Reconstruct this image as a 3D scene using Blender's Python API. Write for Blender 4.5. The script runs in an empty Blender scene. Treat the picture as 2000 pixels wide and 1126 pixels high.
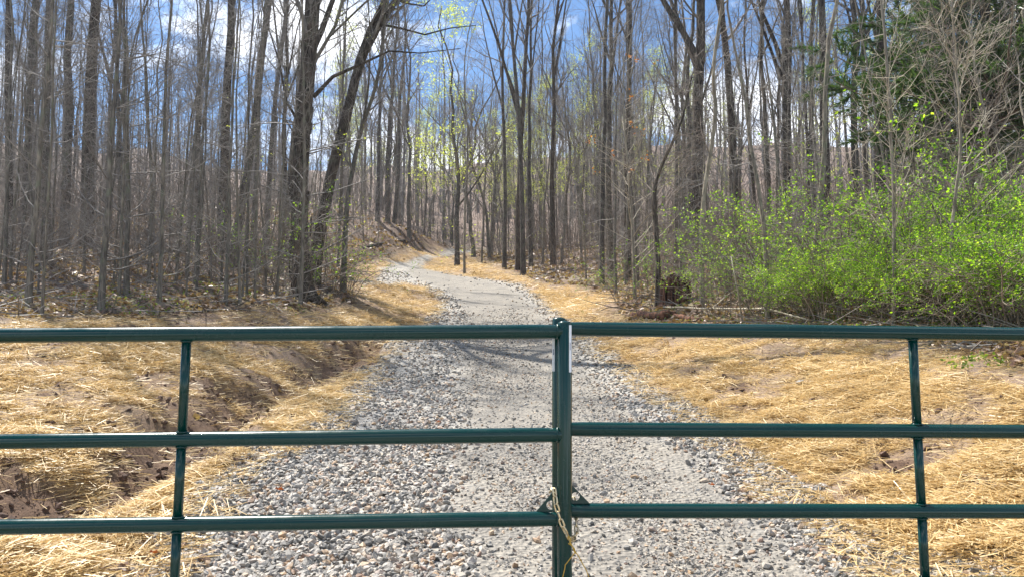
import bpy, math, random
import numpy as np
from mathutils import Vector, Matrix, Quaternion

# ------------------------------------------------------------------ camera, sky, sun, exposure
SC = bpy.context.scene
COL = SC.collection
F = 1480.0                                   # focal length in photo pixels (photo 2000 x 1126)
PITCH = math.atan((700 - 563) / F)
CAMZ = 1.6
SUN_AZ, SUN_EL = math.radians(-43), math.radians(56)     # azimuth from +Y, negative = left
cam = bpy.data.cameras.new('camera'); camo = bpy.data.objects.new('camera', cam); COL.objects.link(camo)
cam.sensor_width = 36; cam.lens = 36 * F / 2000; cam.clip_start = 0.05; cam.clip_end = 3000
camo.location = (0, 0, CAMZ); camo.rotation_euler = (math.pi / 2 + PITCH, 0, 0)
SC.camera = camo

world = bpy.data.worlds.new('World'); SC.world = world; world.use_nodes = True
def build_world():
    nt = world.node_tree; N = nt.nodes; L = nt.links; N.clear()
    out = N.new('ShaderNodeOutputWorld'); bg = N.new('ShaderNodeBackground'); bg.inputs['Strength'].default_value = 0.076
    sky = N.new('ShaderNodeTexSky'); sky.sky_type = 'NISHITA'; sky.sun_disc = False
    sky.sun_elevation = SUN_EL; sky.sun_rotation = SUN_AZ; sky.altitude = 200
    sky.air_density = 1.0; sky.dust_density = 0.15; sky.ozone_density = 3.0
    tc = N.new('ShaderNodeTexCoord'); mp = N.new('ShaderNodeMapping'); mp.inputs['Scale'].default_value = (3.2, 3.2, 6.0)
    mp.inputs['Location'].default_value = (0.35, 0.1, 0.3)
    n1 = N.new('ShaderNodeTexNoise'); n1.inputs['Scale'].default_value = 1.0; n1.inputs['Detail'].default_value = 9
    n1.inputs['Roughness'].default_value = 0.58; n1.inputs['Distortion'].default_value = 0.3
    rp = N.new('ShaderNodeValToRGB'); rp.color_ramp.elements[0].position = 0.50; rp.color_ramp.elements[1].position = 0.61
    mx = N.new('ShaderNodeMixRGB'); mx.inputs['Color2'].default_value = (13.5, 13.8, 14.4, 1)
    hs = N.new('ShaderNodeHueSaturation'); hs.inputs['Saturation'].default_value = 1.22
    L.new(tc.outputs['Generated'], mp.inputs['Vector']); L.new(mp.outputs[0], n1.inputs['Vector'])
    L.new(n1.outputs['Fac'], rp.inputs['Fac']); L.new(rp.outputs['Color'], mx.inputs['Fac'])
    L.new(sky.outputs[0], hs.inputs['Color']); L.new(hs.outputs[0], mx.inputs['Color1'])
    L.new(mx.outputs[0], bg.inputs['Color']); L.new(bg.outputs[0], out.inputs[0])
build_world()
sd = bpy.data.lights.new('sun', 'SUN'); sd.energy = 5.0; sd.angle = math.radians(0.5); sd.color = (1, 0.95, 0.87)
so = bpy.data.objects.new('sun', sd); COL.objects.link(so)
tosun = Vector((math.cos(SUN_EL) * math.sin(SUN_AZ), math.cos(SUN_EL) * math.cos(SUN_AZ), math.sin(SUN_EL)))
so.rotation_euler = tosun.to_track_quat('Z', 'Y').to_euler(); so.location = (0, 0, 50)
SC.view_settings.view_transform = 'Standard'; SC.view_settings.look = 'None'
SC.view_settings.exposure = 1.1; SC.view_settings.gamma = 1.0; SC.view_settings.use_curve_mapping = False
SC.cycles.use_denoising = True
SC.cycles.max_bounces = 8; SC.cycles.transparent_max_bounces = 12

rng = np.random.default_rng(7)
# ------------------------------------------------------------------ surveying helpers
cp, sp = math.cos(PITCH), math.sin(PITCH)
def pix(px, py, Y):
    xc = (px - 1000) / F; yc = (563 - py) / F
    dy = cp - yc * sp; dz = sp + yc * cp
    return np.array([xc * Y / dy, Y, CAMZ + dz * Y / dy])
def proj(P):
    P = np.asarray(P, float); X, Y, Z = P[..., 0], P[..., 1], P[..., 2] - CAMZ
    d = Y * cp + Z * sp; u = -Y * sp + Z * cp
    return 1000 + F * X / d, 563 - F * u / d

def vnoise(x, y, seed=0):
    x = np.asarray(x, float); y = np.asarray(y, float)
    xi = np.floor(x).astype(np.int64); yi = np.floor(y).astype(np.int64); fx = x - xi; fy = y - yi
    fx = fx * fx * (3 - 2 * fx); fy = fy * fy * (3 - 2 * fy)
    def h(a, b):
        v = (a * 374761393 + b * 668265263 + seed * 974634777) & 0xFFFFFFFF
        v = ((v ^ (v >> 13)) * 1274126177) & 0xFFFFFFFF
        return ((v ^ (v >> 16)) & 0xFFFFFF) / float(0xFFFFFF)
    a = h(xi, yi); b = h(xi + 1, yi); c = h(xi, yi + 1); d = h(xi + 1, yi + 1)
    return (a * (1 - fx) + b * fx) * (1 - fy) + (c * (1 - fx) + d * fx) * fy
def fbm(x, y, oct=4, seed=0):
    s = 0; a = 0.5; t = 0
    for k in range(oct):
        s = s + a * vnoise(x * 2 ** k, y * 2 ** k, seed + k * 17); t += a; a *= 0.5
    return s / t

# ------------------------------------------------------------------ terrain from surveyed points
CTRL = [(1060,1126,3.9),(350,1126,3.85),(1750,1126,3.9),(1050,1000,4.95),(1030,900,6.3),(1010,800,8.6),(980,700,13.6),(960,660,17.5),
 (955,620,23),(950,600,26),(950,575,31),(930,550,37),(800,545,39),(800,525,45),(790,512,52),(850,500,60),(890,492,68),(915,488,74),(700,555,36),
 (0,1126,3.4),(0,1000,4.3),(0,900,5.2),(0,800,6.4),(0,700,8.3),(0,640,10),(0,610,11.3),(200,610,12),(400,605,13),(600,595,16),(660,570,22),
 (690,540,34),(350,700,9.2),(350,800,7.2),(350,900,5.8),(350,1000,4.8),(550,800,8.0),(550,700,11.5),(700,640,18),(800,600,26),(760,560,34),(700,800,8.4),(700,1000,4.9),
 (0,560,15),(0,500,22),(0,450,38),(0,410,70),(200,550,17),(200,480,28),(200,430,55),(450,540,22),(450,480,38),(450,430,62),(600,520,32),(640,470,46),
 (690,505,46),(700,480,50),(700,440,56),(760,428,66),(830,466,71),(862,483,77),(690,420,68),(800,490,62),
 (780,425,80),(880,470,85),(850,440,100),(950,470,90),(900,410,130),(500,400,110),(100,385,110),
 (1020,545,36),(1060,560,32),(1100,600,25.5),(1150,650,18),(1150,575,28),(1200,590,21),(1250,700,12.6),(1500,900,6.2),(1600,800,7.3),(1500,700,10.3),
 (1400,640,13.5),(1300,600,16.5),(1600,640,11.5),(1800,640,10),(2000,700,7.2),(2000,640,9),(2000,800,5.6),(2000,1000,4.1),(2000,1126,3.5),(1750,900,5.7),(1800,700,8.4),
 (1000,515,45),(1100,520,43),(1050,500,52),(1100,480,62),(1200,540,32),(1200,500,45),(1200,470,65),(1300,540,26),(1300,500,38),(1500,560,18),(1500,500,32),
 (1500,460,60),(1700,560,16),(1700,500,28),(1700,460,50),(1900,560,14),(2000,480,35),(1900,440,70),(1400,430,100),(1900,410,110),(1100,440,100),(1100,410,140),(930,485,80),
 (-700,640,10),(-700,560,15),(-700,450,38),(-700,410,75),(2700,640,9),(2700,560,14),(2700,480,33),(2700,410,90),(-700,1000,4),(2700,1000,4)]
for _x in range(-700, 2701, 425):
    CTRL += [(_x, 334, 200), (_x, 322, 280)]
CW = [pix(*c) for c in CTRL]
CW += [np.array(p, float) for p in [(-5,0,.1),(5,0,.1),(0,0,0.02),(-3,2,.3),(3,2,.3),(0,2,.25),(-4,-3,-.3),(4,-3,-.3),(0,-3,-.38),(-9,2,.6),(9,2,.6)]]
CW = np.array(CW)
def st(X, Y): return X / (Y + 4.0), np.log(np.maximum(Y + 4.0, 0.3))
def U(r2): return 0.5 * r2 * np.log(r2 + 1e-9)
_s, _t = st(CW[:, 0], CW[:, 1]); _n = len(_s)
_K = U((_s[:, None] - _s) ** 2 + (_t[:, None] - _t) ** 2) + np.eye(_n) * 3e-4
_P = np.stack([np.ones(_n), _s, _t], 1)
_A = np.block([[_K, _P], [_P.T, np.zeros((3, 3))]])
# heights are fitted relative to distance so that near and far relief weigh alike
_w = np.linalg.solve(_A, np.concatenate([(CW[:, 2]) / (CW[:, 1] + 4), np.zeros(3)]))
def tps(X, Y):
    X = np.asarray(X, float); Y = np.asarray(Y, float); sh = X.shape
    s, t = st(X.ravel(), Y.ravel()); out = np.empty(len(s))
    for i in range(0, len(s), 20000):
        a, b = s[i:i + 20000], t[i:i + 20000]
        out[i:i + 20000] = U((a[:, None] - _s) ** 2 + (b[:, None] - _t) ** 2) @ _w[:_n] + _w[_n] + _w[_n + 1] * a + _w[_n + 2] * b
    return (out * (Y.ravel() + 4)).reshape(sh)
_raysY = np.exp(np.linspace(math.log(1.0), math.log(250), 500))
def ground_hit(px, py):
    P = np.array([pix(px, py, y) for y in _raysY])
    d = P[:, 2] - tps(P[:, 0], P[:, 1])
    w = np.where(d < 0)[0]
    if len(w) == 0: return P[-1]
    i = max(w[0], 1); f = d[i - 1] / (d[i - 1] - d[i] + 1e-9)
    return P[i - 1] * (1 - f) + P[i] * f
def poly(pts): return np.array([ground_hit(*p)[:2] if len(p) == 2 else p[:2] for p in pts])
def inside(poly, X, Y):
    c = np.zeros(X.shape, bool); n = len(poly); j = n - 1
    for i in range(n):
        xi, yi = poly[i]; xj, yj = poly[j]
        if yi != yj:
            c ^= ((yi > Y) != (yj > Y)) & (X < (xj - xi) * (Y - yi) / (yj - yi) + xi)
        j = i
    return c
def segdist(line, X, Y, closed=False):
    d = np.full(X.shape, 1e9); n = len(line)
    for i in range(n if closed else n - 1):
        a = line[i]; b = line[(i + 1) % n]; ab = b - a; l2 = (ab ** 2).sum() + 1e-9
        t = np.clip(((X - a[0]) * ab[0] + (Y - a[1]) * ab[1]) / l2, 0, 1)
        d = np.minimum(d, np.hypot(X - a[0] - t * ab[0], Y - a[1] - t * ab[1]))
    return d
def sdf(poly, X, Y):
    d = segdist(poly, X, Y, True); return np.where(inside(poly, X, Y), d, -d)

GRAVEL = poly([(215,1110),(290,1050),(360,990),(465,900),(600,840),(660,780),(710,720),(760,680),(805,650),(845,610),(858,590),(850,572),(820,558),(780,552),(740,556),(695,558),
   (700,552),(735,545),(745,534),(738,524),(765,512),(820,502),(868,494),(895,487),(925,486),(918,492),(880,500),(840,507),(825,516),(838,526),(870,533),(940,543),(1015,553),(1050,575),
   (1080,600),(1115,628),(1150,655),(1215,705),(1290,750),(1385,820),(1510,900),(1670,1010),(1830,1105)])
GRAVEL = np.vstack([[(-2.5, -3.6), (-2.35, 2.5)], GRAVEL, [(2.6, 2.5), (2.8, -3.6)]])
FINE = poly([(845,1110),(862,1000),(872,900),(882,800),(892,720),(905,660),(908,620),(890,585),(850,560),(800,540),(790,525),(830,505),(880,494),(905,490),(860,504),(842,515),
   (880,533),(960,548),(1010,562),(1050,600),(1090,640),(1140,700),(1200,760),(1290,830),(1400,920),(1560,1040),(1640,1110)])
FINE = np.vstack([[(-.45, -3.6), (-.4, 2.5)], FINE, [(1.75, 2.5), (1.8, -3.6)]])
CLEAR = poly([(-300,628),(0,622),(300,618),(450,608),(600,603),(640,596),(690,590),(680,570),(682,540),(690,515),(760,502),(840,478),(860,480),(870,490),(925,484),(935,492),(930,500),(960,512),
   (1000,530),(1060,552),(1140,560),(1195,572),(1215,600),(1250,632),(1400,645),(1600,655),(1780,662),(1900,690),(2000,722),(2300,730)])
CLEAR = np.vstack([[(-14, 8.5)], CLEAR, [(13, 6.5), (13, -3.6), (-14, -3.6)]])
DITCH = poly([(-200,1035),(60,965),(250,905),(420,805),(560,735),(690,680),(770,648)])
CUT = poly([(690,498),(740,482),(800,470),(850,478),(870,486)])

NS, NT = 405, 560
gs = np.linspace(-1.25, 1.25, NS); gt = np.linspace(math.log(1.0), math.log(300), NT)
GS, GT = np.meshgrid(gs, gt); GY = np.exp(GT) - 4; GX = GS * (GY + 4)
GZ = tps(GX, GY)
wx = GX + (fbm(GX * 2.2, GY * 2.2, 3, 5) - .5) * .5; wy = GY + (fbm(GX * 2.2, GY * 2.2, 3, 9) - .5) * .5
d_g = sdf(GRAVEL, wx, wy); d_f = sdf(FINE, wx, wy); d_c = sdf(CLEAR, wx, wy); d_d = segdist(DITCH, wx, wy)
sm = lambda a, b, x: np.clip((x - a) / (b - a), 0, 1) ** 2 * (3 - 2 * np.clip((x - a) / (b - a), 0, 1))
M_G = sm(-.05, .08, d_g); M_F = sm(-.1, .25, d_f) * M_G; M_C = sm(-.2, .25, d_c)
ditch = np.exp(-(d_d / .34) ** 2)
cutm = np.exp(-(segdist(CUT, wx, wy) / 1.3) ** 2)
n_patch = fbm(GX * 1.1, GY * 1.1, 4, 21); n_patch2 = fbm(GX * 3.3, GY * 3.3, 3, 33)
M_D = np.clip(np.maximum(np.exp(-(d_d / .42) ** 2) * 1.5 * sm(.30, .6, n_patch2 + .12), sm(.53, .66, n_patch * .5 + n_patch2 * .5 - .045 * (GX > 0))), 0, 1) * (1 - M_G)
M_S = M_C * (1 - M_G) * (1 - .9 * M_D)
edge_in = sm(.0, 1.4, d_c)                       # straw thins toward the wood's edge
lump = (fbm(GX * 1.7, GY * 1.7, 4, 3) - .5) * .16 + (fbm(GX * 6, GY * 6, 3, 4) - .5) * .07
forest = (fbm(GX * .45, GY * .45, 4, 8) - .5) * .7
GZ = GZ + (1 - M_G) * (lump * np.clip(GY / 3, .3, 1)) + (1 - M_C) * sm(0, 3, -d_c) * forest - ditch * .26 * (1 - M_G) + M_D * M_C * (fbm(GX * 7, GY * 7, 3, 14) - .5) * .14 + cutm * (fbm(GX * 2, GY * 2, 3, 15) - .5) * .5
GZ = GZ + sm(90, 220, GY) * (fbm(GX * .02, GY * .02, 4, 44) - .42) * 22
GZ = GZ + M_G * (1 - M_F) * (fbm(GX * 9, GY * 9, 3, 6) - .5) * .045 + M_F * (fbm(GX * 1.3, GY * .5, 2, 12) - .5) * .04 + cutm * .3
def gsamp(G, X, Y):
    X = np.asarray(X, float); Y = np.asarray(Y, float)
    a = (X / (Y + 4) - gs[0]) / (gs[1] - gs[0]); b = (np.log(Y + 4) - gt[0]) / (gt[1] - gt[0])
    a = np.clip(a, 0, NS - 1.001); b = np.clip(b, 0, NT - 1.001); i = a.astype(int); j = b.astype(int); fa = a - i; fb = b - j
    return (G[j, i] * (1 - fa) + G[j, i + 1] * fa) * (1 - fb) + (G[j + 1, i] * (1 - fa) + G[j + 1, i + 1] * fa) * fb

# ------------------------------------------------------------------ mesh helpers
def make_mesh(name, V, faces, mat=None, smooth=False, tint=None, mats=None, midx=None):
    """faces: list of int arrays (n,3) / (n,4)"""
    V = np.ascontiguousarray(V, np.float32); me = bpy.data.meshes.new(name)
    faces = [np.asarray(f, np.int32) for f in faces if len(f)]
    nf = sum(len(f) for f in faces); loops = np.concatenate([f.ravel() for f in faces])
    tot = np.concatenate([np.full(len(f), f.shape[1], np.int32) for f in faces])
    start = np.concatenate([[0], np.cumsum(tot)[:-1]]).astype(np.int32)
    me.vertices.add(len(V)); me.vertices.foreach_set('co', V.ravel())
    me.loops.add(len(loops)); me.loops.foreach_set('vertex_index', loops.astype(np.int32))
    me.polygons.add(nf); me.polygons.foreach_set('loop_start', start)
    try: me.polygons.foreach_set('loop_total', tot)
    except Exception: pass
    me.polygons.foreach_set('use_smooth', np.full(nf, smooth, bool))
    if mat: me.materials.append(mat)
    if mats:
        for m in mats: me.materials.append(m)
        me.polygons.foreach_set('material_index', np.asarray(midx, np.int32))
    if tint is not None:
        at = me.attributes.new('tint', 'FLOAT', 'POINT'); at.data.foreach_set('value', np.ascontiguousarray(tint, np.float32))
    me.update(calc_edges=True); me.validate(verbose=False)
    return me
def link(name, data, parent=None, **props):
    o = bpy.data.objects.new(name, data); COL.objects.link(o)
    if parent is not None: o.parent = parent
    for k, v in props.items():
        if v is not None: o[k] = v
    return o
def thing(name, label, cat, loc=(0, 0, 0), group=None, data=None):
    o = link(name, data, None, label=label, category=cat, group=group); o.location = loc
    return o
def copy_thing(root, label=None, group=None):
    r = root.copy(); COL.objects.link(r)
    for ch in list(root.children):
        c = ch.copy(); COL.objects.link(c); c.parent = r
        for g in list(ch.children):
            d = g.copy(); COL.objects.link(d); d.parent = c
    if label: r['label'] = label
    if group: r['group'] = group
    elif 'group' in r: del r['group']
    return r
class Geo:
    def __init__(s): s.V = []; s.Q = []; s.T = []; s.n = 0; s.tint = []
    def add(s, V, Q=None, T=None, tint=None):
        V = np.asarray(V, float); s.V.append(V)
        if Q is not None and len(Q): s.Q.append(np.asarray(Q) + s.n)
        if T is not None and len(T): s.T.append(np.asarray(T) + s.n)
        s.tint.append(np.zeros(len(V)) if tint is None else np.broadcast_to(tint, (len(V),)))
        s.n += len(V); return s
    def mesh(s, name, mat, smooth=False, tint=False):
        fs = ([np.concatenate(s.Q)] if s.Q else []) + ([np.concatenate(s.T)] if s.T else [])
        return make_mesh(name, np.concatenate(s.V), fs, mat, smooth, np.concatenate(s.tint) if tint else None)
def tubes(geo, P, R, sides=3, tint=None, cap=False, ridge=0.0):
    """P (N,K,3), R (N,K): N tapering tubes"""
    P = np.asarray(P, float); R = np.asarray(R, float)
    if P.ndim == 2: P = P[None]; R = R[None]
    N, K, _ = P.shape
    T = np.empty_like(P); T[:, 1:-1] = P[:, 2:] - P[:, :-2]; T[:, 0] = P[:, 1] - P[:, 0]; T[:, -1] = P[:, -1] - P[:, -2]
    T /= np.linalg.norm(T, axis=2, keepdims=True) + 1e-9
    D = P[:, -1] - P[:, 0]; ax = np.argmin(np.abs(D), axis=1); ref = np.eye(3)[ax][:, None, :]
    A = np.cross(T, np.broadcast_to(ref, T.shape)); A /= np.linalg.norm(A, axis=2, keepdims=True) + 1e-9
    B = np.cross(T, A)
    th = np.arange(sides) / sides * 2 * math.pi
    rr = np.ones(sides)
    if ridge: rr = 1 + ridge * (np.arange(sides) % 2 * 2 - 1)
    V = P[:, :, None] + R[:, :, None, None] * rr[None, None, :, None] * (A[:, :, None] * np.cos(th)[:, None] + B[:, :, None] * np.sin(th)[:, None])
    i = np.arange(K - 1)[:, None] * sides + np.arange(sides)[None]; j = np.arange(K - 1)[:, None] * sides + (np.arange(sides)[None] + 1) % sides
    q = np.stack([i, j, j + sides, i + sides], -1).reshape(-1, 4)
    Q = (np.arange(N)[:, None, None] * K * sides + q[None]).reshape(-1, 4)
    V = V.reshape(-1, 3); tt = None
    if tint is not None: tt = np.repeat(np.asarray(tint), K * sides)
    Tr = None
    if cap:
        c = []
        for n in range(N):
            b = n * K * sides; e = b + (K - 1) * sides
            c += [(b, b + k + 1, b + k) for k in range(1, sides - 1)] + [(e, e + k, e + k + 1) for k in range(1, sides - 1)]
        Tr = c
    geo.add(V, Q, Tr, tt)
def unit(v): return v / (np.linalg.norm(v, axis=-1, keepdims=True) + 1e-9)
def interp(P, R, idx, t):
    K = P.shape[1]; x = t * (K - 1); i = np.minimum(x.astype(int), K - 2); f = (x - i)[:, None]
    a = P[idx, i]; b = P[idx, i + 1]
    return a * (1 - f) + b * f, R[idx, i] * (1 - f[:, 0]) + R[idx, i + 1] * f[:, 0], unit(b - a)
def grow(g, P, R, n, t0, t1, L, ang, K=5, up=0.1, wob=0.15, rs=0.6, rtip=0.25, rmax=1e9, rmin=.004, tpow=1.0):
    """n children per parent polyline; L = length at t0 and t1; ang = angle from the parent (deg) mean, spread"""
    N = P.shape[0]; idx = np.repeat(np.arange(N), n); t = t0 + (t1 - t0) * g.random(len(idx)) ** tpow
    S, r, T = interp(P, R, idx, t)
    a = np.radians(ang[0] + (g.random(len(idx)) - .5) * 2 * ang[1])
    w = unit(np.cross(T, unit(g.normal(size=T.shape))))
    d = unit(T * np.cos(a)[:, None] + w * np.sin(a)[:, None])
    ff = (t - t0) / (t1 - t0 + 1e-9); ln = (L[0] * (1 - ff) + L[1] * ff) * (0.6 + .8 * g.random(len(idx)))
    pts = [S]; step = (ln / (K - 1))[:, None]
    for k in range(K - 1):
        pts.append(pts[-1] + d * step); d = unit(d + g.normal(size=d.shape) * wob + np.array([0, 0, up]))
    r0 = np.clip(r * rs * (.6 + .5 * g.random(len(idx))), rmin, rmax)
    RR = np.maximum(r0[:, None] * np.linspace(1, rtip, K)[None], rmin * .6)
    return np.stack(pts, 1), RR
def leaf_quads(geo, g, C, size, flat=0.5, bend=True, aspect=.55, tint=True):
    """small two-triangle leaves centred on C"""
    n = len(C); u = unit(g.normal(size=(n, 3)) * np.array([1, 1, flat])); v = unit(np.cross(u, g.normal(size=(n, 3))))
    s = (size * (.6 + .8 * g.random(n)))[:, None]
    nrm = np.cross(u, v)
    V = np.stack([C - u * s * .5, C + v * s * aspect * .5 + nrm * s * .12, C + u * s * .5, C - v * s * aspect * .5 + nrm * s * .12], 1).reshape(-1, 3)
    b = np.arange(n)[:, None] * 4
    geo.add(V, None, np.concatenate([b + [0, 1, 2], b + [0, 2, 3]]), np.repeat(g.random(n), 4))

# ------------------------------------------------------------------ materials
def newmat(name):
    m = bpy.data.materials.new(name); m.use_nodes = True; nt = m.node_tree
    return m, nt.nodes, nt.links, nt.nodes['Principled BSDF']
def noise(N, L, vec, scale, detail=6, rough=.6, dist=0):
    n = N.new('ShaderNodeTexNoise'); n.inputs['Scale'].default_value = scale; n.inputs['Detail'].default_value = detail
    n.inputs['Roughness'].default_value = rough; n.inputs['Distortion'].default_value = dist
    if vec is not None: L.new(vec, n.inputs['Vector'])
    return n.outputs['Fac']
def ramp(N, L, fac, stops):
    r = N.new('ShaderNodeValToRGB'); e = r.color_ramp.elements
    while len(e) > len(stops): e.remove(e[-1])
    while len(e) < len(stops): e.new(0.5)
    for x, (p, c) in zip(e, stops): x.position = p; x.color = (*c, 1) if len(c) == 3 else c
    L.new(fac, r.inputs['Fac']); return r.outputs['Color']
def mix(N, L, a, b, fac, blend='MIX'):
    m = N.new('ShaderNodeMixRGB'); m.blend_type = blend
    for i, v in (('Color1', a), ('Color2', b), ('Fac', fac)):
        if hasattr(v, 'type') and hasattr(v, 'is_linked'): L.new(v, m.inputs[i])
        else: m.inputs[i].default_value = (*v, 1) if isinstance(v, tuple) else v
    return m.outputs[0]
def attr(N, name):
    a = N.new('ShaderNodeAttribute'); a.attribute_name = name; return a.outputs['Fac']
def bump(N, L, h, strength, dist, bs):
    b = N.new('ShaderNodeBump'); b.inputs['Strength'].default_value = strength; b.inputs['Distance'].default_value = dist
    L.new(h, b.inputs['Height']); L.new(b.outputs[0], bs.inputs['Normal']); return b
def mathn(N, L, op, a, b=None):
    m = N.new('ShaderNodeMath'); m.operation = op
    for i, v in enumerate((a, b)):
        if v is None: continue
        if isinstance(v, (int, float)): m.inputs[i].default_value = v
        else: L.new(v, m.inputs[i])
    return m.outputs[0]

def bark(name, dark, light, moss=0.0, rough_scale=1.0, bstr=.9):
    m, N, L, bs = newmat(name)
    tc = N.new('ShaderNodeTexCoord'); mp = N.new('ShaderNodeMapping'); mp.inputs['Scale'].default_value = (1, 1, .13)
    L.new(tc.outputs['Object'], mp.inputs['Vector'])
    oi = N.new('ShaderNodeObjectInfo')
    f = noise(N, L, mp.outputs[0], 42 * rough_scale, 6, .65, .3)
    c = ramp(N, L, f, [(.38, dark), (.62, light)])
    p = noise(N, L, tc.outputs['Object'], 1.7, 3)
    c = mix(N, L, c, ramp(N, L, p, [(.4, (.62, .62, .62)), (.62, (1.15, 1.12, 1.05))]), .8, 'MULTIPLY')
    c = mix(N, L, c, ramp(N, L, oi.outputs['Random'], [(0, (.72, .72, .74)), (1, (1.25, 1.2, 1.1))]), .8, 'MULTIPLY')
    if moss:
        q = noise(N, L, tc.outputs['Object'], 5, 4)
        c = mix(N, L, c, (.16, .19, .12), ramp(N, L, q, [(.52, (0, 0, 0)), (.62, (moss, moss, moss))]))
    L.new(c, bs.inputs['Base Color']); bs.inputs['Roughness'].default_value = .9; bs.inputs['Specular IOR Level'].default_value = .25
    bump(N, L, f, bstr, .03, bs); return m
M_BARK = bark('bark_grey_brown', (.036, .032, .030), (.215, .19, .17), .35)
M_BARKD = bark('bark_dark_ridged', (.022, .018, .016), (.15, .125, .108), .2, .7, 1.0)
M_PALE = bark('bark_pale_smooth', (.17, .15, .12), (.36, .33, .27), 0, .5, .3)
M_SAP = bark('bark_sapling', (.10, .09, .08), (.28, .255, .22), .4, 1, .4)
def twigmat(name, a, b):
    m, N, L, bs = newmat(name); oi = N.new('ShaderNodeObjectInfo'); tc = N.new('ShaderNodeTexCoord')
    f = noise(N, L, tc.outputs['Object'], 3, 2)
    c = mix(N, L, a, b, ramp(N, L, f, [(.35, (0, 0, 0)), (.65, (1, 1, 1))]))
    c = mix(N, L, c, ramp(N, L, oi.outputs['Random'], [(0, (.7, .7, .7)), (1, (1.3, 1.25, 1.15))]), .8, 'MULTIPLY')
    L.new(c, bs.inputs['Base Color']); bs.inputs['Roughness'].default_value = .7; bs.inputs['Specular IOR Level'].default_value = .4
    return m
M_TWIG = twigmat('twigs_grey', (.13, .12, .112), (.27, .25, .23))
M_TWIGB = twigmat('twigs_brown', (.12, .098, .08), (.25, .205, .17))
def leafmat(name, stops, trans=.55, rough=.45):
    m, N, L, bs = newmat(name); c = ramp(N, L, attr(N, 'tint'), stops)
    L.new(c, bs.inputs['Base Color']); bs.inputs['Roughness'].default_value = rough
    tr = N.new('ShaderNodeBsdfTranslucent'); ms = N.new('ShaderNodeMixShader'); ms.inputs[0].default_value = trans
    c2 = mix(N, L, c, (1.5, 1.65, .7), 1.0, 'MULTIPLY'); L.new(c2, tr.inputs['Color'])
    L.new(bs.outputs[0], ms.inputs[1]); L.new(tr.outputs[0], ms.inputs[2]); L.new(ms.outputs[0], N['Material Output'].inputs[0]); return m
M_LEAF = leafmat('shrub_leaves', [(0, (.045, .11, .014)), (.3, (.14, .28, .022)), (.75, (.28, .44, .03)), (1, (.48, .58, .08))])
M_BUD = leafmat('spring_buds', [(0, (.34, .38, .07)), (1, (.60, .60, .18))])
M_PINE = leafmat('pine_needles', [(0, (.025, .055, .02)), (1, (.085, .14, .045))], .3)
M_DEAD = leafmat('dead_leaves', [(0, (.22, .07, .025)), (1, (.42, .17, .06))], .5)
M_LITTER = leafmat('leaf_litter', [(0, (.12, .07, .05)), (.5, (.29, .175, .115)), (.9, (.38, .28, .21)), (1, (.42, .35, .28))], .25)
def strawmat():
    m, N, L, bs = newmat('straw_blades')
    c = ramp(N, L, attr(N, 'tint'), [(0, (.28, .17, .07)), (.3, (.50, .345, .145)), (.7, (.72, .54, .265)), (1, (.86, .73, .46))])
    L.new(c, bs.inputs['Base Color']); bs.inputs['Roughness'].default_value = .45
    tr = N.new('ShaderNodeBsdfTranslucent'); ms = N.new('ShaderNodeMixShader'); ms.inputs[0].default_value = .3; L.new(c, tr.inputs['Color'])
    L.new(bs.outputs[0], ms.inputs[1]); L.new(tr.outputs[0], ms.inputs[2]); L.new(ms.outputs[0], N['Material Output'].inputs[0]); return m
M_STRAW = strawmat()
def stonemat():
    m, N, L, bs = newmat('crushed_stone'); tc = N.new('ShaderNodeTexCoord')
    c = ramp(N, L, attr(N, 'tint'), [(0, (.10, .094, .085)), (.25, (.21, .198, .178)), (.5, (.32, .295, .26)), (.72, (.40, .355, .295)), (.86, (.40, .27, .16)), (.93, (.23, .15, .11)), (1, (.46, .44, .40))])
    f = noise(N, L, tc.outputs['Object'], 60, 4)
    c = mix(N, L, c, ramp(N, L, f, [(.3, (.7, .7, .7)), (.7, (1.2, 1.2, 1.2))]), .7, 'MULTIPLY')
    L.new(c, bs.inputs['Base Color']); bs.inputs['Roughness'].default_value = .6; bs.inputs['Specular IOR Level'].default_value = .45
    bump(N, L, f, .5, .01, bs); return m
M_STONE = stonemat()
def rockmat():
    m, N, L, bs = newmat('brown_field_stone'); tc = N.new('ShaderNodeTexCoord'); oi = N.new('ShaderNodeObjectInfo')
    f = noise(N, L, tc.outputs['Object'], 18, 6)
    c = ramp(N, L, f, [(.3, (.10, .065, .045)), (.7, (.27, .19, .14))])
    c = mix(N, L, c, ramp(N, L, oi.outputs['Random'], [(0, (.6, .6, .62)), (1, (1.3, 1.2, 1.05))]), .8, 'MULTIPLY')
    L.new(c, bs.inputs['Base Color']); bs.inputs['Roughness'].default_value = .8; bump(N, L, f, .7, .02, bs); return m
M_ROCK = rockmat()
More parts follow.
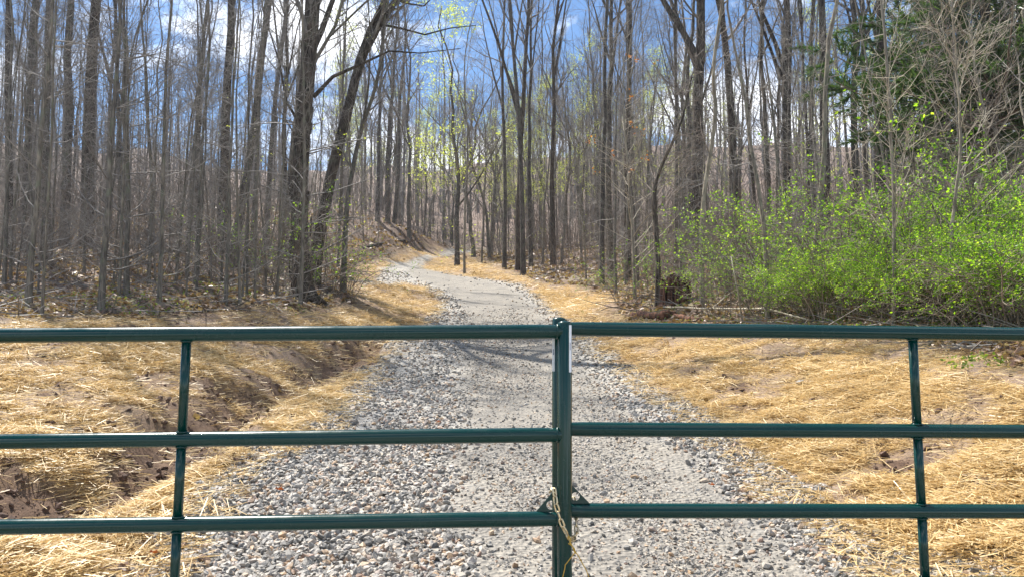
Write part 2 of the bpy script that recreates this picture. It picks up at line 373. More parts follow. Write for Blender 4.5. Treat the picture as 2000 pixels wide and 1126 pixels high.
def groundmat():
    m, N, L, bs = newmat('ground'); tc = N.new('ShaderNodeTexCoord'); v = tc.outputs['Object']
    g, f, s, d = attr(N, 'gravel'), attr(N, 'fine'), attr(N, 'straw'), attr(N, 'dirt'); gr = attr(N, 'green')
    # crushed stone and stone dust
    def vor(scale, out='Color'):
        q = N.new('ShaderNodeTexVoronoi'); q.inputs['Scale'].default_value = scale; L.new(v, q.inputs['Vector']); return q.outputs[out]
    v1 = vor(26); v2 = vor(60)
    vc = ramp(N, L, v1, [(0, (.15, .15, .155)), (.5, (.33, .325, .31)), (.8, (.40, .36, .30)), (1, (.46, .45, .42))])
    vc2 = ramp(N, L, v2, [(0, (.12, .118, .115)), (.5, (.23, .222, .208)), (.85, (.30, .28, .245)), (1, (.42, .41, .39))])
    fr = mix(N, L, vc2, (.25, .228, .195), noise(N, L, v, 3, 4))
    gravel = mix(N, L, vc, fr, f)
    gravel = mix(N, L, gravel, ramp(N, L, noise(N, L, v, 1.6, 8, .75), [(.35, (.78, .77, .76)), (.62, (1.15, 1.12, 1.06))]), .85, 'MULTIPLY')
    n1 = noise(N, L, v, 9, 8, .7); n2 = noise(N, L, v, 55, 6, .7, .5); n3 = noise(N, L, v, 1.1, 5)
    dirt = ramp(N, L, n1, [(.3, (.055, .032, .022)), (.55, (.14, .085, .055)), (.75, (.24, .16, .105))])
    mp = N.new('ShaderNodeMapping'); mp.inputs['Scale'].default_value = (1, 3.0, 1); mp.inputs['Rotation'].default_value = (0, 0, .5); L.new(v, mp.inputs['Vector'])
    ns = noise(N, L, mp.outputs[0], 30, 7, .75, 1.0)
    straw = ramp(N, L, ns, [(.36, (.13, .08, .045)), (.5, (.40, .27, .12)), (.64, (.62, .46, .23)), (.77, (.76, .62, .38))])
    litter = ramp(N, L, n2, [(.30, (.06, .043, .035)), (.46, (.19, .145, .115)), (.6, (.32, .25, .205)), (.75, (.45, .375, .315))])
    litter = mix(N, L, litter, ramp(N, L, n3, [(.35, (.65, .62, .6)), (.65, (1.2, 1.1, 1.05))]), .8, 'MULTIPLY')
    gm = ramp(N, L, noise(N, L, v, 4, 6, .7), [(.46, (0, 0, 0)), (.58, (1, 1, 1))])
    litter = mix(N, L, litter, (.11, .17, .035), mathn(N, L, 'MULTIPLY', gm, gr))
    c = mix(N, L, litter, dirt, d); c = mix(N, L, c, straw, s); c = mix(N, L, c, gravel, g)
    L.new(c, bs.inputs['Base Color']); bs.inputs['Roughness'].default_value = .9; bs.inputs['Specular IOR Level'].default_value = .3
    vd = vor(26, 'Distance')
    h = mix(N, L, n2, vd, g); h = mix(N, L, h, ns, s)
    bump(N, L, h, .8, .03, bs); return m
M_GROUND = groundmat()
def simple(name, col, rough=.5, metal=0, coat=0, nscale=0, var=.25):
    m, N, L, bs = newmat(name); bs.inputs['Base Color'].default_value = (*col, 1); bs.inputs['Roughness'].default_value = rough
    bs.inputs['Metallic'].default_value = metal; bs.inputs['Coat Weight'].default_value = coat; bs.inputs['Coat Roughness'].default_value = .08
    if nscale:
        tc = N.new('ShaderNodeTexCoord'); f = noise(N, L, tc.outputs['Object'], nscale, 5)
        c = mix(N, L, col, ramp(N, L, f, [(.3, (1 - var,) * 3), (.7, (1 + var,) * 3)]), 1.0, 'MULTIPLY'); 
        c = mix(N, L, col, c, 1.0); mm = mix(N, L, col, ramp(N, L, f, [(.3, (1 - var,) * 3), (.7, (1 + var,) * 3)]), 1.0, 'MULTIPLY')
        L.new(mm, bs.inputs['Base Color'])
        L.new(ramp(N, L, f, [(.3, (rough * .8,) * 3), (.7, (min(1, rough * 1.3),) * 3)]), bs.inputs['Roughness'])
    return m
def gatemat():
    m, N, L, bs = newmat('green_gate_paint'); tc = N.new('ShaderNodeTexCoord'); v = tc.outputs['Object']
    fl = ramp(N, L, noise(N, L, v, 170, 5, .75), [(.66, (0, 0, 0)), (.72, (1, 1, 1))]); pt = ramp(N, L, noise(N, L, v, 9, 5, .7), [(.45, (0, 0, 0)), (.7, (.5, .5, .5))])
    mp = N.new('ShaderNodeMapping'); mp.inputs['Scale'].default_value = (4, 60, 60); L.new(v, mp.inputs['Vector'])
    sc = ramp(N, L, noise(N, L, mp.outputs[0], 9, 3, .6), [(.70, (0, 0, 0)), (.76, (.6, .6, .6))])
    c = mix(N, L, (.0004, .032, .027), (.04, .07, .06), mathn(N, L, 'MULTIPLY', fl, .5)); c = mix(N, L, c, (.05, .075, .065), mathn(N, L, 'MULTIPLY', sc, pt))
    L.new(c, bs.inputs['Base Color']); bs.inputs['Coat Weight'].default_value = .35; bs.inputs['Specular IOR Level'].default_value = .25; bs.inputs['Coat Roughness'].default_value = .07
    L.new(ramp(N, L, noise(N, L, v, 7, 6, .7), [(.35, (.17,) * 3), (.7, (.34,) * 3)]), bs.inputs['Roughness'])
    bump(N, L, noise(N, L, v, 35, 3), .04, .01, bs); return m
M_GATE = gatemat()
M_ZINC = simple('galvanised_chain', (.62, .51, .33), .32, 1, 0, 120, .2)
M_WIRE = simple('yellow_wire', (.50, .30, .04), .4, .3)
M_WHITE = simple('white_sticker', (.8, .8, .82), .5)
M_PRINT = simple('sticker_print', (.05, .06, .15), .6)
M_RIBBON = simple('pink_ribbon', (.75, .08, .10), .5)
M_WOODP = bark('weathered_post', (.13, .10, .07), (.30, .25, .19), 0, 1, .5)
M_STUMP = bark('rotten_red_wood', (.02, .012, .009), (.24, .12, .08), 0, .35, 1.0)
M_PALEST = twigmat('bleached_branch', (.34, .29, .22), (.48, .43, .34))
M_CLEAN = simple('clod_soil', (.11, .066, .045), .95, 0, 0, 30, .5)

# ------------------------------------------------------------------ ground sheet
idx = np.arange(NS * NT).reshape(NT, NS)
Q = np.stack([idx[:-1, :-1], idx[:-1, 1:], idx[1:, 1:], idx[1:, :-1]], -1).reshape(-1, 4)
gm = make_mesh('ground', np.stack([GX, GY, GZ], -1).reshape(-1, 3), [Q], M_GROUND, True)
greenm = (1 - M_C) * np.clip(np.exp(-np.abs(d_c) / 1.2) * .9, 0, 1)
for nm, G in (('gravel', M_G), ('fine', M_F), ('straw', M_S * (.35 + .65 * edge_in) * (.25 + .75 * sm(.36, .58, fbm(GX * 1.6, GY * 1.6, 3, 51) * .6 + fbm(GX * 5, GY * 5, 2, 61) * .4))), ('dirt', np.clip(np.maximum(M_D * M_C, np.maximum(cutm * .9, (1 - M_C) * sm(1.0, 0, -d_c))), 0, 1)), ('green', greenm)):
    a = gm.attributes.new(nm, 'FLOAT', 'POINT'); a.data.foreach_set('value', G.ravel().astype(np.float32))
ground = link('ground', gm, kind='structure')

# ------------------------------------------------------------------ haze
hm = bpy.data.materials.new('haze'); hm.use_nodes = True; hn = hm.node_tree; hn.nodes.clear()
ho = hn.nodes.new('ShaderNodeOutputMaterial'); hv = hn.nodes.new('ShaderNodeVolumePrincipled'); hv.inputs['Density'].default_value = .0003
hv.inputs['Color'].default_value = (.80, .87, 1.0, 1); hv.inputs['Anisotropy'].default_value = .45; hn.links.new(hv.outputs[0], ho.inputs['Volume'])
hb = [(x, y, z) for z in (-5, 140) for x, y in ((-420, -12), (420, -12), (420, 330), (-420, 330))]
link('haze', make_mesh('haze', hb, [[(3, 2, 1, 0), (4, 5, 6, 7), (0, 1, 5, 4), (1, 2, 6, 5), (2, 3, 7, 6), (3, 0, 4, 7)]], hm), kind='stuff', label='thin blue haze hanging through the whole wood', category='haze')

# ------------------------------------------------------------------ gravel
def ico():
    p = (1 + 5 ** .5) / 2
    v = np.array([(-1,p,0),(1,p,0),(-1,-p,0),(1,-p,0),(0,-1,p),(0,1,p),(0,-1,-p),(0,1,-p),(p,0,-1),(p,0,1),(-p,0,-1),(-p,0,1)], float) / 1.9
    f = np.array([(0,11,5),(0,5,1),(0,1,7),(0,7,10),(0,10,11),(1,5,9),(5,11,4),(11,10,2),(10,7,6),(7,1,8),(3,9,4),(3,4,2),(3,2,6),(3,6,8),(3,8,9),(4,9,5),(2,4,11),(6,2,10),(8,6,7),(9,8,1)])
    return v, f
OCT_V = np.array([(1,0,0),(0,1,0),(-1,0,0),(0,-1,0),(0,0,1),(0,0,-1)], float); OCT_F = np.array([(0,1,4),(1,2,4),(2,3,4),(3,0,4),(1,0,5),(2,1,5),(3,2,5),(0,3,5)])
def rand_rot(g, n, tilt=1.0):
    q = unit(g.normal(size=(n, 4))) if tilt >= 1 else unit(np.concatenate([np.ones((n, 1)), g.normal(size=(n, 3)) * tilt], 1))
    w, x, y, z = q.T
    return np.stack([1-2*(y*y+z*z),2*(x*y-z*w),2*(x*z+y*w),2*(x*y+z*w),1-2*(x*x+z*z),2*(y*z-x*w),2*(x*z-y*w),2*(y*z+x*w),1-2*(x*x+y*y)], 1).reshape(-1, 3, 3)
def stones(geo, g, C, size, small=False):
    V, Fc = (OCT_V, OCT_F) if small else ico()
    n = len(C); k = len(V)
    sc = np.stack([.8 + .6 * g.random(n), .55 + .4 * g.random(n), .35 + .4 * g.random(n)], 1) * size[:, None] * .5
    base = V[None] * (1 + g.normal(size=(n, k, 1)) * .17) + g.normal(size=(n, k, 3)) * .10
    P = base * sc[:, None]; P = np.einsum('nij,nkj->nki', rand_rot(g, n, .35), P)
    a = g.random(n) * 6.283; ca, sa = np.cos(a), np.sin(a)
    P = np.stack([P[..., 0] * ca[:, None] - P[..., 1] * sa[:, None], P[..., 0] * sa[:, None] + P[..., 1] * ca[:, None], P[..., 2]], -1) + C[:, None]
    geo.add(P.reshape(-1, 3), None, (np.arange(n)[:, None, None] * k + Fc[None]).reshape(-1, 3), np.repeat(g.random(n), k))
def scatter(g, n, y0, y1, x0=-120, x1=2120):
    Y = np.exp(np.log(y0) + g.random(n) * np.log(y1 / y0)); px = x0 + g.random(n) * (x1 - x0)
    return (px - 1000) / F * Y * 1.0, Y
g1 = np.random.default_rng(11)
X, Y = scatter(g1, 150000, 3.2, 42)
mg, mf = gsamp(M_G, X, Y), gsamp(M_F, X, Y)
keep = (mg > .3) & (g1.random(len(X)) < (1 - mf) * 1.0 + .03)
X, Y = X[keep], Y[keep]; Z = gsamp(GZ, X, Y)
size = (.026 + .036 * g1.random(len(X)) ** 1.8) * np.clip((Y / 9) ** .55, 1, 2.6)
stray = g1.random(len(X)) < .01; size[stray] *= 1.4
order = np.argsort(-size / Y); X, Y, Z, size = X[order], Y[order], Z[order], size[order]
NB = 300
C = np.stack([X, Y, Z + size * .12], 1)
gravel_geo = Geo(); stones(gravel_geo, g1, C[NB:24000], size[NB:24000]); stones(gravel_geo, g1, C[24000:], size[24000:], True)
print('coarse stones', len(C))
gravel = link('coarse_gravel', gravel_geo.mesh('coarse_gravel', M_STONE, False, True), None, kind='stuff', label='loose grey crushed stone along both sides of the gravel drive', category='gravel')
for k in range(NB):                                # the largest nearest stones stand alone
    if k < 24:
        gg = Geo(); stones(gg, g1, np.zeros((1, 3)), np.array([1.0])); me = gg.mesh('gravel_stone', M_STONE, False, True)
        t0 = g1.random(); me.attributes['tint'].data.foreach_set('value', np.full(len(me.vertices), (k * .618) % 1, np.float32))
        if k == 0: SM = []
        SM.append(me)
    o = link('stone', SM[k % 24], ground); o.location = C[k]; o.scale = (size[k],) * 3; o.rotation_euler = (0, 0, g1.random() * 6.28)
X, Y = scatter(g1, 240000, 3.2, 26); mf = gsamp(M_F, X, Y); ruts = fbm(X * 2.2, Y * .5, 3, 77)
keep = (mf > .25) & (g1.random(len(X)) < .25 + .75 * sm(.42, .62, ruts)); X, Y = X[keep], Y[keep]
size = (.009 + .026 * g1.random(len(X)) ** 2.4) * np.clip((Y / 6) ** .6, 1, 2.4)
fg = Geo(); stones(fg, g1, np.stack([X, Y, gsamp(GZ, X, Y) + size * .08], 1), size, True)
print('chips', len(X))
link('fine_gravel', fg.mesh('fine_gravel', M_STONE, False, True), None, kind='stuff', label='fine stone chips packed into the middle of the drive', category='gravel')

# ------------------------------------------------------------------ straw
g2 = np.random.default_rng(12)
X, Y = scatter(g2, 900000, 3.0, 60); ms_ = gsamp(M_S, X, Y); ei = gsamp(edge_in, X, Y)
cl = fbm(X * 1.6, Y * 1.6, 3, 51); cl2 = fbm(X * 5, Y * 5, 2, 61)
keep = g2.random(len(X)) < ms_ * np.clip(.12 + 1.5 * sm(.38, .6, cl * .6 + cl2 * .4), 0, 1) * (.3 + .7 * ei)
over = (gsamp(M_G, X, Y) > .5) & (gsamp(d_g, X, Y) < .35) & (g2.random(len(X)) < .12)
X, Y = X[keep | over], Y[keep | over]; n = len(X); print('straw', n)
sc_ = np.clip((Y / 7) ** .6, 1, 3)
Ln = (.07 + .14 * g2.random(n)) * sc_; Wd = (.0014 + .0019 * g2.random(n)) * sc_
a = fbm(X * .9, Y * .9, 2, 71) * 9 + g2.normal(size=n) * .85; tilt = g2.normal(size=n) * .16
D = np.stack([np.cos(a) * np.cos(tilt), np.sin(a) * np.cos(tilt), np.sin(tilt)], 1)
Z = gsamp(GZ, X, Y) + .006 + .035 * g2.random(n) ** 2 * sc_ + np.abs(np.sin(tilt)) * Ln * .35
C = np.stack([X, Y, Z], 1); W = unit(np.cross(D, np.array([0, 0, 1.0]) + g2.normal(size=(n, 3)) * .5)) * Wd[:, None]
zg1 = C - D * Ln[:, None] * .5; zg2 = C + D * Ln[:, None] * .5
V = np.stack([zg1 - W, zg1 + W, zg2 + W, zg2 - W], 1).reshape(-1, 3)
sg = Geo(); sg.add(V, np.arange(n)[:, None] * 4 + np.arange(4), None, np.repeat(np.clip(g2.random(n) * .8 + .25 * cl[keep | over], 0, 1), 4))
link('straw_mulch', sg.mesh('straw_mulch', M_STRAW, False, True), None, kind='stuff', label='golden straw mulch strewn over the banks beside the drive', category='straw')

# clods and small stones in the straw
X, Y = scatter(g2, 45000, 3.0, 34); md = gsamp(M_D, X, Y) * gsamp(M_C, X, Y) + .06 * gsamp(M_S, X, Y)
keep = g2.random(len(X)) < md; X, Y = X[keep], Y[keep]
size = (.012 + .07 * g2.random(len(X)) ** 4) * np.clip((Y / 8) ** .5, 1, 2.2)
cg = Geo(); stones(cg, g2, np.stack([X, Y, gsamp(GZ, X, Y) + size * .1], 1), size)
link('soil_clods', cg.mesh('soil_clods', M_CLEAN, False, True), None, kind='stuff', label='dark brown soil clods showing through the straw and along the ditch', category='soil')

# ------------------------------------------------------------------ leaf litter and sticks on the wood floor
X, Y = scatter(g2, 90000, 7, 75, -200, 2200); mc = gsamp(M_C, X, Y); keep = (mc < .5) | ((g2.random(len(X)) < .012) & (gsamp(M_G, X, Y) < .5)); X, Y = X[keep], Y[keep]
lg = Geo(); leaf_quads(lg, g2, np.stack([X, Y, gsamp(GZ, X, Y) + .02 * np.clip(Y / 12, 1, 3)], 1), .08 * np.clip((Y / 11) ** .7, 1, 3), .25, aspect=.8)
link('leaf_litter', lg.mesh('leaf_litter', M_LITTER, False, True), None, kind='stuff', label='brown dead leaves covering the floor of the wood', category='leaf litter')
X, Y = scatter(g2, 6500, 8, 60, -200, 2200); keep = gsamp(d_c, X, Y) < .1; X, Y = X[keep], Y[keep]; n = len(X)
P0 = np.stack([X, Y, gsamp(GZ, X, Y) + .03], 1); a = g2.random(n) * 6.28; ln = .4 + 1.0 * g2.random(n)
D = np.stack([np.cos(a), np.sin(a), g2.normal(size=n) * .18 + .05], 1) * ln[:, None]
P1 = P0 + D * .5 + g2.normal(size=(n, 3)) * .05; P2 = P0 + D; R = (.005 + .008 * g2.random(n))[:, None] * np.array([1, .8, .4])
kg = Geo(); tubes(kg, np.stack([P0, P1, P2], 1), R * np.clip(Y / 14, 1, 2)[:, None], 3)
link('fallen_twigs', kg.mesh('fallen_twigs', M_TWIG), None, kind='stuff', label='small dead sticks strewn over the floor of the wood', category='twigs')
# low green herbs and grass at the edges
X, Y = scatter(g2, 60000, 7, 24, -100, 2100); dc = gsamp(d_c, X, Y)
keep = (dc < .4) & (dc > -4.5) & (fbm(X * .8, Y * .8, 3, 91) > .5) & (np.abs(X / Y + .05) > .22) & (g2.random(len(X)) < .45); X, Y = X[keep], Y[keep]
hg = Geo(); leaf_quads(hg, g2, np.stack([X, Y, gsamp(GZ, X, Y) + .03 + .07 * g2.random(len(X))], 1), .045 * np.ones(len(X)) , .9)
print('herbs', len(X))
link('ground_ivy', hg.mesh('ground_ivy', leafmat('herb_leaves', [(0, (.06, .10, .02)), (1, (.22, .28, .05))]), False, True), None, kind='stuff', label='low green weeds and moss at the edge of the wood', category='weeds')

# ------------------------------------------------------------------ trees
def trunk_path(g, H, r0, r1, K=14, wob=.12, lean=0):
    z = np.linspace(0, 1, K) ** 1.05 * H; x = np.cumsum(g.normal(size=K)) * wob; y = np.cumsum(g.normal(size=K)) * wob
    x -= x[0]; y -= y[0]; x *= z / H; y *= z / H
    R = r0 + (r1 - r0) * (z / H) ** .85; R[0] *= 1.55; z[0] = -.3
    P = np.stack([x, y, z], 1)
    P = np.insert(P, 1, P[0] * .5 + P[1] * .5, 0); P[1, 2] = .25; P[1, :2] = 0; R = np.insert(R, 1, r0 * 1.08)
    return P[None], R[None]
def tall_tree(g, H, r0, clear=.42, n1=20, bud=0, fork=True, P=None, R=None, low=6, tw=(6, 5), spread=1.0, bsz=.11):
    if P is None: P, R = trunk_path(g, H, r0, r0 * .22, wob=.30)
    tg, cg = Geo(), Geo(); tubes(tg, P, R, 12)
    if fork:
        fk, fr_ = grow(g, P, R, int(g.integers(1, 4)), max(clear - .12, .2), .66, (H * .42, H * .34), (24, 8), 9, .07, .06, .75, .25, r0 * .8, .03)
        tubes(tg, fk, fr_, 8); f1, p1_ = grow(g, fk, fr_, 7, .25, 1, (H * .11, H * .05), (42, 16), 5, .1, .12, .5, .25, r0 * .3, .01); f2, p2_ = grow(g, f1, p1_, 4, .2, 1, (1.3, .8), (42, 18), 3, .08, .16, .6, .4, .02, .006)
        f3, p3_ = grow(g, f2, p2_, 3, .2, 1, (.7, .5), (40, 18), 2, .08, .16, .7, .4, .015, .0045)
        for a, b, s in ((f1, p1_, 4), (f2, p2_, 3), (f3, p3_, 3)): tubes(cg, a, b, s)
    b1, q1 = grow(g, P, R, n1, clear, .98, (H * .17 * spread, H * .07), (42, 16), 6, .10, .11, .5, .2, r0 * .42, .012)
    b2, q2 = grow(g, b1, q1, tw[0], .2, 1, (1.6, 1.0), (42, 18), 4, .09, .16, .6, .3, .03, .007)
    b3, q3 = grow(g, b2, q2, tw[1], .15, 1, (.75, .5), (40, 18), 3, .08, .18, .7, .4, .02, .0045)
    c1, p1 = grow(g, P, R, low, .08, clear, (1.6, 2.6), (72, 14), 4, .05, .12, .12, .3, .022, .008)
    c2, p2 = grow(g, c1, p1, 5, .2, 1, (.7, .4), (45, 18), 3, .04, .15, .7, .4, .01, .0045)
    for a, b, s in ((b1, q1, 5), (b2, q2, 3), (b3, q3, 3), (c1, p1, 4), (c2, p2, 3)): tubes(cg, a, b, s)
    lg = None
    if bud:
        lg = Geo(); e = np.concatenate([b3[:, -1], b3[:, 1], c2[:, -1]]); e = np.repeat(e, bud, 0) + g.normal(size=(len(e) * bud, 3)) * .07
        leaf_quads(lg, g, e, bsz * np.ones(len(e)))
    return tg, cg, lg
def sapling(g, H, r0, n1=34, bud=0, P=None, R=None, clear=.1, up=.05, ang=(72, 14), L=(1.7, .5), leaf='bud', n2=5):
    if P is None: P, R = trunk_path(g, H, r0, .006, 12, .13)
    tg, cg = Geo(), Geo(); tubes(tg, P, R, 7)
    b1, q1 = grow(g, P, R, n1, clear, .99, L, ang, 6, up, .11, .3, .3, .011, .0055)
    b2, q2 = grow(g, b1, q1, n2, .2, 1, (.55, .35), (45, 18), 4, .07, .14, .7, .45, .009, .0042)
    b3, q3 = grow(g, b2, q2, 2, .3, 1, (.25, .2), (45, 18), 2, .05, .1, .7, .5, .006, .0035)
    for a, b, s in ((b1, q1, 4), (b2, q2, 3), (b3, q3, 3)): tubes(cg, a, b, s)
    lg = None
    if bud:
        lg = Geo(); e = np.concatenate([b2[:, -1], b3[:, -1]]); e = np.repeat(e, bud, 0) + g.normal(size=(len(e) * bud, 3)) * .05
        leaf_quads(lg, g, e, .05 * np.ones(len(e)))
    return tg, cg, lg
def assemble(name, geos, mats, label, cat, group=None, foliage='leaf_buds'):
    root = thing(name, label, cat, group=group)
    link('trunk', geos[0].mesh('trunk', mats[0], True), root)
    link('crown', geos[1].mesh('crown', mats[1], True), root)
    if geos[2] is not None: link(foliage, geos[2].mesh(foliage, mats[2], False, True), root)
    return root
class Proto:
    def __init__(s, name, geos, mats, r, H, foliage='leaf_buds'):
        s.name = name; s.r = r; s.H = H; s.parts = [('trunk', geos[0].mesh('trunk', mats[0], True)), ('crown', geos[1].mesh('crown', mats[1], True))]
        if geos[2] is not None: s.parts.append((foliage, geos[2].mesh(foliage, mats[2], False, True)))
    def place(s, base, axis, k, kz, rot, label, cat, group=None, name=None, trunkmat=None):
        root = thing(name or s.name, label, cat, base, group)
        q = Vector((0, 0, 1)).rotation_difference(Vector(axis).normalized()) @ Quaternion((0, 0, 1), rot)
        root.rotation_mode = 'QUATERNION'; root.rotation_quaternion = q; root.scale = (k, k, kz)
        for nm, me in s.parts: link(nm, me, root)
        return root
g3 = np.random.default_rng(21)
TALL = [Proto('forest_tree', tall_tree(g3, 24 + 3 * g3.random(), .2, .40 + .15 * g3.random(), 20), (M_BARK, M_TWIG), .2, 25) for _ in range(5)]
TALLD = [Proto('forest_tree', tall_tree(g3, 25, .26, .45, 22, low=9), (M_BARKD, M_TWIG), .26, 25) for _ in range(3)]
BUD = [Proto('budding_tree', tall_tree(g3, 19, .15, .25, 22, bud=3, tw=(6, 4), spread=1.25), (M_BARK, M_TWIG, M_BUD), .15, 19) for _ in range(2)]
SAP = [Proto('sapling', sapling(g3, 8 + 3 * g3.random(), .05, 44, n2=6), (M_SAP, M_TWIG), .05, 9) for _ in range(6)]
LONG = [Proto('sapling', sapling(g3, 9, .06, 30, ang=(76, 10), L=(2.4, .7), up=.07, clear=.12, n2=7), (M_SAP, M_TWIG), .06, 9) for _ in range(2)]
THIN = [Proto('thin_tree', tall_tree(g3, 16, .08, .35, 12, tw=(5, 4), low=8), (M_SAP, M_TWIG), .08, 16) for _ in range(4)]
def zat(x, y): return float(gsamp(GZ, np.array([x]), np.array([y]))[0])
def place_px(proto, bx, by, tx, dia, label, cat='tree', group=None, ty=0, rot=None, hs=1.0, depth=None, name=None):
    P = ground_hit(bx, by) if depth is None else pix(bx, by, depth)
    Yd = P[1]; base = np.array([P[0], Yd, zat(P[0], Yd) - .02]); top = pix(tx, ty, Yd); ax = top - base
    k = dia * Yd / F / 2 / proto.r
    kz = hs * (1 if k > .7 else .75 + .35 * k)
    return proto.place(base, ax, k, kz, random.random() * 6.28 if rot is None else rot, label, cat, group, name)
random.seed(5)
# trees one can point to: (proto list, base px, base py, px at the top edge, trunk width px, label)
NAMED = [
 (TALLD, 20, 500, 12, 15, 'dark trunk rising at the left edge of the picture behind the saplings'),
 (TALL, 48, 505, 62, 12, 'medium bare tree just right of the dark trunk at the left edge'),
 (TALL, 90, 520, 88, 17, 'bare tree with a straight trunk directly behind the leftmost sapling'),
 (TALL, 126, 480, 136, 19, 'thick grey trunk with a high fork between two saplings on the left'),
 (TALLD, 168, 480, 188, 26, 'thickest dark trunk in the left part of the wood'),
 (TALL, 236, 470, 226, 10, 'slim trunk right of the thickest dark trunk on the left'),
 (TALLD, 432, 500, 444, 22, 'thick upright trunk in the middle of the left wood'),
 (TALL, 452, 520, 528, 18, 'thick trunk leaning right across the middle of the left wood'),
 (THIN, 548, 545, 552, 13, 'slim dark tree standing just left of the big ridged tree'),
 (TALL, 737, 430, 742, 9, 'left one of three trunks on top of the cut bank'),
 (TALL, 757, 432, 762, 10, 'middle one of three trunks on top of the cut bank'),
 (TALL, 770, 434, 800, 9, 'right one of three trunks on top of the cut bank'),
 (BUD, 893, 520, 893, 11, 'pale trunked tree with yellow green buds inside the bend of the drive'),
 (THIN, 925, 502, 922, 9, 'stout dark trunk on the straw where the drive disappears'),
 (THIN, 941, 515, 945, 4, 'very thin tree on the straw right of the stout dark trunk'),
 (THIN, 956, 505, 955, 7, 'slim dark tree at the far end of the right straw strip'),
 (TALL, 985, 525, 985, 9, 'grey trunk left of the twin trunks beside the drive'),
 (TALLD, 1012, 529, 1019, 13, 'left and thicker of the twin trunks beside the drive'),
 (TALL, 1022, 538, 1008, 11, 'right and reddish one of the twin trunks beside the drive'),
 (TALL, 1037, 520, 1030, 9, 'grey trunk just right of the twin trunks'),
 (TALLD, 1080, 523, 1079, 11, 'straight dark trunk standing alone above the right straw strip'),
 (THIN, 1060, 513, 1068, 5, 'thin trunk between the grey trunk and the lone dark trunk'),
 (THIN, 1097, 515, 1118, 6, 'thin curved tree right of the lone dark trunk'),
 (TALL, 1176, 558, 1172, 11, 'grey tree at the corner where the right straw meets the brush'),
 (TALLD, 1226, 548, 1218, 15, 'forked dark tree left of the small dark sapling'),
 (TALLD, 1366, 520, 1354, 27, 'very thick grey brown trunk rising behind the stump'),
 (TALLD, 1436, 500, 1426, 20, 'thick trunk right of the pale curved sapling'),
 (TALL, 1320, 520, 1318, 9, 'slim trunk left of the very thick trunk behind the stump'),
 (TALL, 1503, 490, 1486, 11, 'slim trunk rising behind the tallest green shrub'),
 (TALLD, 1540, 490, 1527, 16, 'stout trunk rising behind the tallest green shrub'),
 (TALLD, 1614, 500, 1599, 21, 'dark brown trunk standing clear above the green shrubs'),
 (TALL, 1592, 490, 1581, 12, 'narrow trunk close behind the dark brown trunk above the shrubs'),
 (TALL, 1674, 490, 1654, 16, 'grey trunk right of the dark brown trunk above the shrubs'),
 (TALL, 1697, 480, 1684, 12, 'narrow trunk between the grey trunk and the widest right trunk'),
 (TALLD, 1724, 500, 1704, 24, 'widest brown trunk left of the tall pale sapling on the right'),
 (TALL, 1744, 490, 1728, 13, 'trunk close beside the widest brown trunk on the right'),
]
for pr, bx, by, tx, dia, lab in NAMED:
    place_px(pr[int(bx) % len(pr)], bx, by, tx, dia, lab)
NSAP = [
 (8, 560, 30, 8, 'slender sapling at the very left edge of the picture'),
 (55, 600, 92, 12, 'leftmost large grey sapling at the edge of the wood'),
 (82, 618, 110, 6, 'thin crooked sapling standing in the weeds on the far left'),
 (197, 606, 228, 13, 'upright sapling with long arching side twigs left of centre in the left wood'),
 (248, 575, 236, 11, 'bent sapling behind the one with arching side twigs'),
 (290, 556, 314, 8, 'slim sapling leaning right next to a mossy log'),
 (311, 592, 336, 9, 'sapling in front of the mossy log'),
 (365, 552, 392, 8, 'sapling just right of the mossy log'),
 (381, 566, 412, 8, 'sapling leaning slightly right beyond the mossy log'),
 (441, 590, 462, 8, 'tall thin sapling at the straw edge in the left wood'),
 (469, 592, 455, 6, 'thin sapling leaning left at the straw edge'),
 (482, 582, 488, 5, 'left one of two thin upright stems near the big ridged tree'),
 (498, 587, 500, 5, 'right one of two thin upright stems near the big ridged tree'),
 (587, 597, 600, 8, 'smooth sapling directly in front of the big ridged tree'),
 (907, 535, 909, 5, 'thin brown sapling on the straw inside the bend of the drive'),
 (1203, 575, 1196, 6, 'sapling with pale side twigs at the corner of the right brush'),
]
for i, (bx, by, tx, dia, lab) in enumerate(NSAP):
    pr = LONG[i % 2] if dia > 10 else SAP[i % 6] if dia > 5.5 else THIN[i % 4]
    place_px(pr, bx, by, tx, dia, lab, 'sapling', name='sapling', hs=1.15)

def px_tree(name, pts, dias, depth_from, mats, label, kind='tall', **kw):
    """a tree whose stem follows surveyed points; pts in photo pixels, dias in pixels"""
    b = ground_hit(*depth_from); Yd = b[1]; base = np.array([b[0], Yd, zat(b[0], Yd)])
    W = np.array([pix(x, y, Yd) for x, y in pts]); W[0] = base + [0, 0, -.25]
    P = W - base; R = np.array(dias) * Yd / F / 2
    t = np.linspace(0, len(P) - 1, 26); i = np.minimum(t.astype(int), len(P) - 2); f = (t - i)[:, None]
    Pm = np.vstack([2 * P[0] - P[1], P, 2 * P[-1] - P[-2]]); p0, p1, p2, p3 = Pm[i], Pm[i + 1], Pm[i + 2], Pm[i + 3]
    PP = .5 * ((2 * p1) + (-p0 + p2) * f + (2 * p0 - 5 * p1 + 4 * p2 - p3) * f ** 2 + (-p0 + 3 * p1 - 3 * p2 + p3) * f ** 3)
    RR = R[i] * (1 - f[:, 0]) + R[i + 1] * f[:, 0]; RR[0] *= 1.25
    PP[1:-1, 1] += np.cumsum(g3.normal(size=24)) * .02
    H = np.linalg.norm(P[-1] - P[0]); 
    geos = (tall_tree if kind == 'tall' else sapling)(g3, H, RR[2], P=PP[None], R=RR[None], **kw)
    root = assemble(name, geos, mats, label, 'tree' if kind == 'tall' else 'sapling'); root.location = base
    return root, base, Yd
